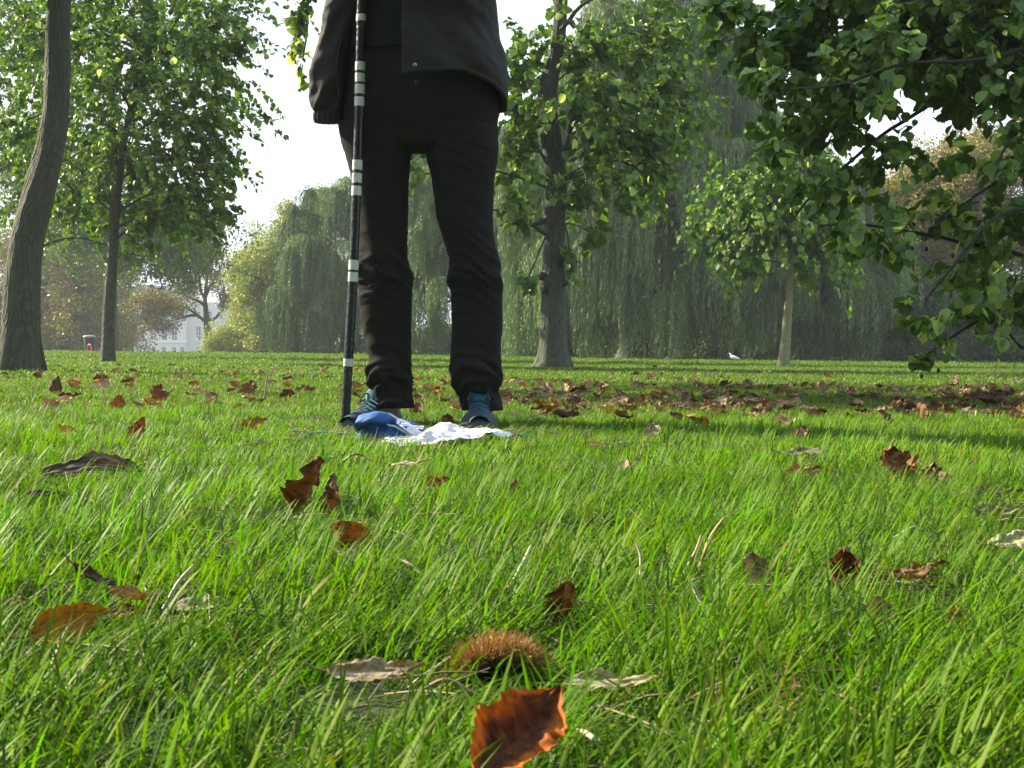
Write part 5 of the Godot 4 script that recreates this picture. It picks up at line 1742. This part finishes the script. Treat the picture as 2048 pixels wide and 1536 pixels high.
# ------------------------------------------------------------------ burrs, fallen leaves, straw
func burr(where: Vector3, wide: float, yaw: float, tilt: float, n: int, label: String) -> void:
	var b := thing("chestnut_burr", where, label, "chestnut burr", "spiny chestnut burrs in the grass")
	b.rotation = Vector3(tilt, yaw, 0)
	var g := Geo.new()
	var pts := PackedVector3Array()
	var rx := wide * 0.42
	var ry := wide * 0.30
	var rz := wide * 0.33
	for layer in 2:
		pts = PackedVector3Array()
		var s := 1.0 if layer == 0 else 0.8
		for j in 12:
			var p := PI * 0.56 * j / 11.0
			for i in 24:
				var a := TAU * i / 24.0
				var k := s * (1.0 + 0.10 * fine_noise.get_noise_3d(cos(a) * 2.0, p * 2.0, sin(a) * 2.0 + layer))
				pts.append(Vector3(sin(p) * cos(a) * rx, cos(p) * ry, sin(p) * sin(a) * rz) * k)
		g.sheet(24, 12, pts, true, layer == 0)
	part("husk", g.mesh(), mats["burr husk"], b)
	var spine := Geo.new()
	spine.tube(PackedVector3Array([Vector3.ZERO, Vector3(0.06, 0.5, 0), Vector3(0.0, 1.0, 0.05)]), PackedFloat32Array([0.028, 0.022, 0.004]), 3, false)
	var m := spine.mesh()
	var places := []
	var tints := PackedColorArray()
	for k in n:
		var p := acos(1.0 - rng.randf() * 1.05)
		var a := rf(0, TAU)
		var q := Vector3(sin(p) * cos(a) * rx, cos(p) * ry, sin(p) * sin(a) * rz)
		var out := (q / Vector3(rx * rx, ry * ry, rz * rz)).normalized()
		var up := (out + ball() * 0.75).normalized()
		var len := wide * rf(0.10, 0.23)
		var x := up.cross(Vector3(rf(-1, 1), rf(-1, 1), 0.3)).normalized()
		places.append(Transform3D(Basis(x * len, up * len, x.cross(up) * len), q * 0.99))
		tints.append(mixed(Color(0.40, 0.20, 0.05), Color(0.62, 0.40, 0.13), 0.2))
	many("spines", m, mats["burr spine"], places, tints, b)

func make_burrs() -> void:
	burr(at(995, 1358, 0.92), 0.068, 0.25, -0.8, 1700, "large golden brown spiny chestnut burr in the foreground, open and hollow")
	burr(at(1192, 902, 3.0), 0.062, 1.1, 0.2, 600, "small golden chestnut burr in the grass right of the white sheet")

# a dead leaf of length 1 along z, its middle at the origin
func dead_leaf(shape: int, wide: float, curl_x: float, curl_l: float, crumple: float, c1: Color, c2: Color, id: int, stalk := 0.25, fine := false) -> ArrayMesh:
	var g := Geo.new()
	var nu := 17 if fine else 11
	var nv := 46 if fine else 16
	var mid := nu / 2
	var pts := PackedVector3Array()
	var cols := PackedColorArray()
	for j in nv:
		var t := j / float(nv - 1)
		var w := 0.0
		match shape:
			0: w = pow(sin(PI * pow(t, 0.85)), 0.75)
			1: w = pow(sin(PI * pow(t, 0.72)), 0.55)
			2: w = pow(sin(PI * pow(t, 0.8)), 0.6) * (0.72 + 0.28 * absf(sin(t * 11.0 + id)))
			3: w = pow(sin(PI * pow(t, 0.6)), 0.9)
		w = maxf(w, 0.03) * wide * 0.5
		if shape != 2:
			w *= 1.0 + 0.05 * (1.0 if j % (4 if fine else 2) < (2 if fine else 1) else -1.0)
		for i in nu:
			var s := i / float(nu - 1) * 2.0 - 1.0
			var x := s * w * (1.0 + 0.35 * fine_noise.get_noise_2d(t * 3.5 + id * 5.0, 50.0 if s > 0.0 else 90.0))
			var px := sin(curl_x * x) / curl_x if absf(curl_x) > 0.05 else x
			var py := (1.0 - cos(curl_x * x)) / curl_x if absf(curl_x) > 0.05 else 0.0
			py += absf(s) * w * 0.18
			var n := fine_noise.get_noise_2d(s * 1.4 + id * 7.0, t * 2.4)
			py += crumple * 1.7 * n * (0.4 + absf(s)) + crumple * 0.35 * sin((t * 14.0 - absf(s) * 3.5)) * absf(s)
			px += crumple * 0.5 * fine_noise.get_noise_2d(s * 1.2 + 40.0, t * 2.0 + id)
			var l := t - 0.45
			var a := curl_l * l
			var pz := sin(a) / curl_l if absf(curl_l) > 0.05 else l
			var lift := (1.0 - cos(a)) / curl_l if absf(curl_l) > 0.05 else 0.0
			pts.append(Vector3(px, lift + py * cos(a), pz - py * sin(a)))
			var m := clampf(0.5 + 0.9 * fine_noise.get_noise_2d(s * 2.2 + id * 3.0 + 100.0, t * 3.2), 0.0, 1.0)
			var c := c1.lerp(c2, m)
			if id == 1:                          # the large one is dark in the middle and orange along its margins
				c = c1.lerp(c2, clampf(1.25 - pow(absf(s), 1.5) * 1.5 + (m - 0.5) * 0.7, 0.0, 1.0))
			elif i == mid:
				c = c.lerp(Color(0.5, 0.4, 0.25), 0.15)
			if fine:                             # side veins
				var vein := absf(fposmod(t * 8.0 - absf(s) * 1.5, 1.0) - 0.5)
				if vein > 0.40 and absf(s) < 0.93:
					c = c.lerp(c * 0.5 if c.get_luminance() > 0.2 else c * 1.7, 0.55)
			var spot := fine_noise.get_noise_2d(s * 5.0 + id * 11.0, t * 8.0)
			if spot > 0.28:
				c = c * 0.55
			cols.append(c)
	g.sheet(nu, nv, pts, false, false, cols)
	if stalk > 0.0:
		var b := pts[mid]
		g.tint = c1.lerp(Color(0.2, 0.12, 0.06), 0.5)
		g.tube(PackedVector3Array([pts[nu * 2 + mid], b, b + Vector3(0.02, 0.03, -stalk * 0.6), b + Vector3(0.06, 0.07, -stalk)]), PackedFloat32Array([0.008, 0.016, 0.013, 0.016]), 5)
	return g.mesh()

const BROWN := Color(0.135, 0.083, 0.043)
const DARK := Color(0.05, 0.026, 0.014)
const TAN := Color(0.33, 0.23, 0.12)
const PALE := Color(0.55, 0.50, 0.36)
const RUSSET := Color(0.18, 0.078, 0.03)
const ORANGE := Color(0.42, 0.17, 0.02)
const YELLOW := Color(0.45, 0.30, 0.03)
const GREY := Color(0.20, 0.18, 0.14)
const GREENISH := Color(0.25, 0.30, 0.09)

# [u, w, length px, shape, width/length, yaw, pitch, roll, curl across, curl along, crumple, colours, height over the soil, label]
func hero_leaves() -> Array:
	return [
		[1030, 1478, 280, 0, 0.62, 138, 26, 26, 1.8, 0.7, 0.03, Color(0.55, 0.15, 0.012), Color(0.10, 0.034, 0.012), 0.04, "large orange and dark red leaf at the bottom edge, in front of the big burr"],
		[745, 1345, 200, 3, 0.34, 88, 4, -30, 1.4, 0.5, 0.03, PALE, TAN, 0.016, "bleached white curled leaf left of the big chestnut burr"],
		[1215, 1366, 200, 3, 0.28, 80, 6, -24, 1.0, 0.3, 0.03, PALE, GREENISH, 0.016, "pale leaf half sunk in grass right of the big chestnut burr"],
		[622, 985, 150, 2, 0.85, 40, 48, 22, 3.6, 1.4, 0.09, BROWN, DARK, 0.03, "big crumpled brown leaf standing in the grass before the blue pouch"],
		[668, 1008, 110, 2, 0.8, 150, 60, -20, 3.2, 1.8, 0.09, RUSSET, BROWN, 0.02, "russet folded leaf leaning against the big crumpled brown leaf"],
		[698, 1076, 84, 1, 0.95, 175, -68, 8, 1.2, 0.4, 0.04, ORANGE, BROWN, 0.02, "round orange brown leaf upright below the crumpled brown leaf"],
		[692, 1108, 50, 1, 0.8, 120, 10, 0, 1.0, 0.6, 0.04, TAN, GREY, 0.01, "small beige leaf low in the grass under the round orange brown leaf"],
		[165, 930, 250, 3, 0.19, -83, -5, -46, 5.0, -1.3, 0.02, DARK, GREY, 0.03, "long curled dark leaf arching over the grass at the left"],
		[85, 988, 60, 3, 0.4, 100, 0, -30, 3.0, 0.6, 0.05, GREY, DARK, 0.02, "small dark curled leaf below the long arched one"],
		[128, 1252, 170, 0, 0.5, 105, 16, -48, 1.0, 0.4, 0.03, ORANGE, YELLOW, 0.02, "yellow orange leaf near the lower left edge"],
		[195, 1155, 130, 3, 0.2, 70, -18, -30, 5.0, 0.5, 0.05, GREY, DARK, 0.018, "grey twisted leaf pointing down to the white rimmed leaf"],
		[262, 1192, 110, 3, 0.35, 96, -8, 55, 3.0, 1.2, 0.03, PALE, TAN, 0.02, "white rimmed curled leaf in the hollow at lower left"],
		[395, 1215, 110, 1, 0.6, 80, 5, -20, 0.8, 0.5, 0.05, PALE, GREENISH, 0.012, "pale flat leaf right of the white rimmed curled leaf"],
		[250, 1228, 90, 0, 0.5, 84, 4, -20, 1.0, 0.5, 0.05, ORANGE, BROWN, 0.008, "orange brown leaf under the white rimmed curled leaf"],
		[20, 1205, 80, 0, 0.5, 84, 4, -24, 1.4, 0.5, 0.06, BROWN, RUSSET, 0.01, "brown leaf at the left edge above the yellow orange leaf"],
		[1128, 1212, 100, 2, 0.9, 20, 62, 6, 1.4, 0.8, 0.05, DARK, BROWN, 0.02, "dark brown torn leaf standing upright above the big burr"],
		[1010, 1176, 50, 0, 0.4, 130, 30, 0, 1.4, 0.5, 0.05, ORANGE, TAN, 0.014, "small orange leaf scrap left of the dark torn leaf"],
		[1508, 1150, 86, 1, 0.85, 190, 55, 10, 0.9, 0.5, 0.06, TAN, GREY, 0.02, "greyish beige round leaf in the right middle of the grass"],
		[1690, 1150, 105, 2, 0.9, 160, 40, 0, 3.6, 2.0, 0.13, RUSSET, DARK, 0.02, "dark red jagged curled leaf right of the beige round leaf"],
		[1832, 1148, 110, 3, 0.35, 70, 16, -30, 4.0, 1.4, 0.08, TAN, BROWN, 0.02, "twisted tan leaf right of the dark red jagged leaf"],
		[1756, 1225, 66, 1, 0.9, 180, 48, 12, 1.4, 0.9, 0.05, YELLOW, GREY, 0.02, "yellow and grey leaf below the dark red jagged leaf"],
		[1908, 1236, 56, 0, 0.6, 160, 50, 6, 1.0, 0.7, 0.05, ORANGE, TAN, 0.014, "faded orange leaf near the lower right edge"],
		[1575, 1376, 52, 1, 0.9, 150, 40, 0, 1.4, 0.8, 0.06, DARK, RUSSET, 0.016, "dark leaf deep in the foreground grass at right"],
		[1792, 936, 95, 1, 0.8, 185, 34, -6, 2.0, 1.3, 0.14, Color(0.3, 0.15, 0.05), BROWN, 0.03, "ribbed orange brown leaf standing in the grass at right"],
		[1868, 958, 80, 1, 0.75, 170, 24, 14, 2.0, 1.3, 0.14, TAN, DARK, 0.02, "ribbed dark leaf touching the ribbed orange brown one"],
		[1604, 908, 95, 0, 0.5, 92, 2, -14, 0.8, 0.4, 0.04, GREY, GREENISH, 0.024, "flat greenish grey leaf in the grass left of the ribbed leaf"],
		[1606, 944, 80, 0, 0.4, 96, 2, -44, 3.0, 1.0, 0.06, ORANGE, TAN, 0.02, "orange curled leaf below the flat greenish grey one"],
		[1598, 873, 52, 2, 0.8, 150, 40, 10, 2.4, 1.0, 0.1, BROWN, TAN, 0.025, "brown curled leaf above the flat greenish grey one"],
		[1990, 1026, 100, 0, 0.45, 96, 0, -26, 2.4, 0.8, 0.05, GREY, GREENISH, 0.024, "grey green folded leaf at the right edge"],
		[1985, 986, 110, 3, 0.24, 92, 0, -20, 2.4, 0.5, 0.05, GREY, GREENISH, 0.02, "narrow grey green leaf above the folded one at the right edge"],
		[2020, 1085, 110, 0, 0.5, 100, 10, -20, 1.0, 0.6, 0.05, PALE, GREENISH, 0.024, "pale leaf cut off by the right edge"],
		[872, 968, 66, 0, 0.5, 96, 6, -36, 2.0, 1.2, 0.05, BROWN, ORANGE, 0.03, "brown arched leaf in the grass below the white sheet"],
		[1030, 985, 52, 0, 0.5, 176, 60, 0, 2.4, 0.9, 0.06, BROWN, TAN, 0.02, "small upright brown leaf right of the arched one"],
		[1247, 931, 34, 1, 0.8, 150, 36, 0, 0.8, 0.3, 0.03, Color(0.42, 0.28, 0.2), TAN, 0.02, "small pinkish leaf below the small chestnut burr"],
		[1305, 864, 40, 1, 0.9, 160, 44, 0, 1.4, 0.6, 0.08, PALE, DARK, 0.03, "speckled pale leaf right of the small chestnut burr"],
		[272, 868, 70, 0, 0.55, 150, 50, 30, 2.4, 1.2, 0.08, BROWN, ORANGE, 0.025, "brown and orange upright leaf in the grass at left"],
		[122, 866, 50, 1, 0.7, 100, 12, -30, 1.0, 0.6, 0.05, ORANGE, YELLOW, 0.025, "orange leaf above the long arched dark leaf"],
		[503, 852, 66, 0, 0.55, 110, 14, -36, 1.2, 0.8, 0.05, YELLOW, BROWN, 0.03, "yellow and brown leaf between the thick trunk and the pole"],
		[598, 862, 50, 3, 0.4, 120, 10, -10, 2.0, 0.6, 0.05, PALE, TAN, 0.03, "narrow pale leaf left of the pole's foot"],
		[820, 928, 90, 3, 0.22, 70, 8, -10, 1.5, 0.4, 0.03, TAN, PALE, 0.04, "narrow tan leaf just below the white sheet's front edge"],
		[115, 776, 46, 0, 0.5, 178, 70, 0, 1.8, 0.5, 0.06, DARK, BROWN, 0.03, "dark upright leaf on the lawn before the thick leaning trunk"],
		[238, 811, 40, 1, 0.75, 175, 66, 8, 1.2, 0.4, 0.06, RUSSET, ORANGE, 0.02, "orange brown upright leaf on the lawn right of the dark upright one"],
		[500, 783, 46, 1, 0.9, 185, 50, -12, 1.4, 0.6, 0.08, RUSSET, BROWN, 0.02, "reddish leaf tilted up on the lawn left of the pole"],
		[317, 786, 40, 2, 0.9, 170, 40, 0, 2.4, 1.2, 0.1, BROWN, RUSSET, 0.02, "crumpled brown leaf on the lawn left of the reddish tilted leaf"],
		[836, 818, 42, 1, 0.8, 160, 38, 0, 1.8, 0.6, 0.08, RUSSET, BROWN, 0.02, "russet leaf between the person's shoes"],
		[895, 848, 40, 1, 0.8, 190, 60, 0, 1.8, 0.6, 0.08, BROWN, DARK, 0.02, "dark upright leaf left of the right hand shoe"],
		[1975, 800, 100, 0, 0.6, 95, 6, -16, 1.6, 1.0, 0.08, BROWN, DARK, 0.03, "large brown arched leaf in the leaf drift at the right"],
		[1390, 818, 90, 0, 0.4, 92, 4, -14, 1.4, 0.6, 0.08, TAN, BROWN, 0.03, "long tan leaf in the leaf drift right of the person"],
	]

func hero_place(h: Array) -> Vector3:
	var horizon: float = 700.0 + 0.0087 * (h[0] - 1024.0)
	return at(h[0], h[1], FOCAL * (EYE - h[13] - (0.007 if h[1] > 880 else 0.004)) / (h[1] - horizon))

func make_fallen_leaves() -> void:
	var id := 0
	for h in hero_leaves():
		id += 1
		var p := hero_place(h)
		var d := (eye_frame.affine_inverse() * p).z * -1.0
		var o := part("fallen_leaf", dead_leaf(h[3], h[4], h[8], h[9], h[10], h[11], h[12], id, 0.22 if id % 3 else 0.0, true), mats["dead leaf"], self)
		tag(o, h[14], "fallen leaf", "dead leaves lying in the grass")
		var s: float = h[2] * d / FOCAL
		o.transform = Transform3D(Basis.from_euler(Vector3(deg_to_rad(-h[6]), deg_to_rad(h[5]), deg_to_rad(-h[7] if h[5] > 60 and h[5] < 130 else h[7]))).scaled(Vector3.ONE * s), p)
	# the many leaves between the person and the trees: a few shapes, laid one by one
	var kinds := []
	var names := ["brown", "dark brown", "tan", "russet", "beige", "yellow", "greyish"]
	var tones := [[BROWN, Color(0.2, 0.1, 0.045)], [DARK, BROWN], [TAN, Color(0.22, 0.13, 0.06)], [RUSSET, BROWN], [Color(0.45, 0.36, 0.24), TAN], [YELLOW, ORANGE], [GREY, TAN]]
	for k in 7:
		for q in 3:
			kinds.append(dead_leaf([0, 1, 2][q], [0.55, 0.8, 0.85][q], [2.6, 1.2, 3.0][q], [1.0, 1.4, 1.8][q], [0.07, 0.09, 0.11][q], tones[k][0], tones[k][1], 60 + k * 3 + q))
	var lay := func(p: Vector3, s: float) -> Transform3D:
		return Transform3D(Basis.from_euler(Vector3(rng.randfn(0.1, 0.35), rf(0, TAU), rng.randfn(0.0, 0.4))).scaled(Vector3.ONE * s), p + Vector3(0, (0.012 if p.z < -4.4 else 0.03) + s * 0.08, 0))
	for i in 270:
		var d := 0.0
		var x := 0.0
		if i < 168:
			d = 3.7 + 4.6 * pow(rng.randf(), 0.9)
			x = rf(0.02, 0.40) * d
			if rng.randf() < 0.25:
				x = rf(-0.12, 0.1) * d
		elif i < 202:
			d = rf(4.4, 9.5)
			x = rf(-0.38, -0.05) * d
		else:
			d = rf(8.0, 16.0)
			x = rf(-0.36, 0.37) * d
		var k: int = [0, 0, 1, 2, 2, 2, 3, 4, 4, 5, 6, 6][rng.randi() % 12]
		var q := rng.randi() % 3
		var o := part("fallen_leaf", kinds[k * 3 + q], mats["dead leaf"], self)
		o.transform = (lay as Callable).call(Vector3(x, ground_y(x, -d), -d), rf(0.05, 0.1))
		var q3 := eye_frame.affine_inverse() * o.position
		var u := 1024.0 - FOCAL * q3.x / q3.z
		var mark := ""
		var gap := 1e9
		for m in [[45, "thick leaning trunk"], [217, "slim straight trunk"], [350, "white villa"], [490, "golden bush"], [690, "banded pole"], [780, "left hand shoe"], [955, "right hand shoe"], [1106, "kinked trunk"], [1270, "tallest willow"], [1468, "white pigeon"], [1567, "young tree's stem"], [1700, "low dark willow"], [1840, "lowest alder leaves"], [1990, "right edge of the view"]]:
			if absf(m[0] - u) < gap:
				gap = absf(m[0] - u)
				mark = m[1]
		var row := "near" if d < 5.3 else "middle" if d < 7.2 else "far" if d < 10.5 else "farthest"
		tag(o, "%s %s dead leaf, %s row, in line with the %s" % [["folded", "broad", "crumpled"][q], names[k], row, mark], "fallen leaf", "dead leaves lying in the grass")
	var litter := thing("leaf_litter", Vector3.ZERO, "small scattered dead leaves strewn thinly over the far lawn", "leaf litter")
	litter.set_meta("kind", "stuff")
	for m in 6:
		var places := []
		var tints := PackedColorArray()
		for i in 80:
			var d := rf(8.0, 34.0) if rng.randf() < 0.45 else rf(4.4, 9.0)
			var x := rf(-0.4, 0.42) * d
			if d < 9.0 and rng.randf() < 0.75:
				x = rf(-0.02, 0.42) * d
			places.append((lay as Callable).call(Vector3(x, ground_y(x, -d), -d), rf(0.045, 0.085)))
			tints.append(Color.WHITE * rf(0.7, 1.3))
		many("leaves", kinds[[0, 4, 7, 13, 12, 19][m]], mats["dead leaf"], places, tints, litter)

func make_small_things() -> void:
	# dry stalks catching the sun: u, w at the foot, u, w at the tip
	var list := [
		[1282, 1145, 1272, 1085, PALE, "white dry stalk standing in the middle of the foreground grass"],
		[1400, 1200, 1376, 1150, PALE, "white dry stalk leaning left, below the two tan straws"],
		[1372, 1140, 1402, 1070, TAN, "tan straw leaning right, left one of a crossing pair"],
		[1400, 1135, 1448, 1035, TAN, "long tan straw leaning right, right one of a crossing pair"],
		[836, 1142, 802, 1120, PALE, "short white straw lying left of the middle of the grass"],
		[1028, 1160, 1062, 1090, PALE, "white bent straw above the dark torn leaf"],
		[335, 1205, 388, 1130, PALE, "thin white straw rising right of the white rimmed leaf"],
		[475, 1400, 408, 1362, TAN, "tan straw lying across the lower left grass"],
		[1190, 1478, 1148, 1460, PALE, "short pale straw at the bottom edge right of the large orange leaf"],
		[940, 1384, 830, 1390, TAN, "tan stalk lying in front of the big burr"],
		[1795, 1072, 1860, 1074, PALE, "thin pale straw arched over the grass at right"],
		[684, 925, 745, 922, BROWN, "long brown leaf stalk arching over the grass below the blue pouch"],
		[530, 790, 536, 744, GREY, "thin grey stick upright on the lawn left of the pole"],
	]
	for s in list:
		var w := maxf(s[1], s[3])
		var horizon: float = 700.0 + 0.0087 * (s[0] - 1024.0)
		var d: float = FOCAL * (EYE - 0.02) / (w - horizon)
		var a := at(s[0], s[1], d)
		var b := at(s[2], s[3], d + rf(-0.02, 0.03))
		var g := Geo.new()
		g.tint = s[4]
		var arch := 0.25 if absf(s[1] - s[3]) < 12 else 0.06
		var mid := a.lerp(b, 0.5) + Vector3(rf(-0.003, 0.003), a.distance_to(b) * arch, 0)
		var r := 0.0013 + 0.0004 * d
		g.tube(smooth_line([a + (a - mid) * 0.3, a, mid, b], 5), PackedFloat32Array([r * 0.8, r, r, r, r, r, r, r, r, r, r * 0.9, r * 0.9, r * 0.8, r * 0.7, r * 0.6, r * 0.4]), 6)
		var o := part("dry_stalk", g.mesh(), mats["straw"], self)
		tag(o, s[5], "dry stalk", "dry straws in the grass")
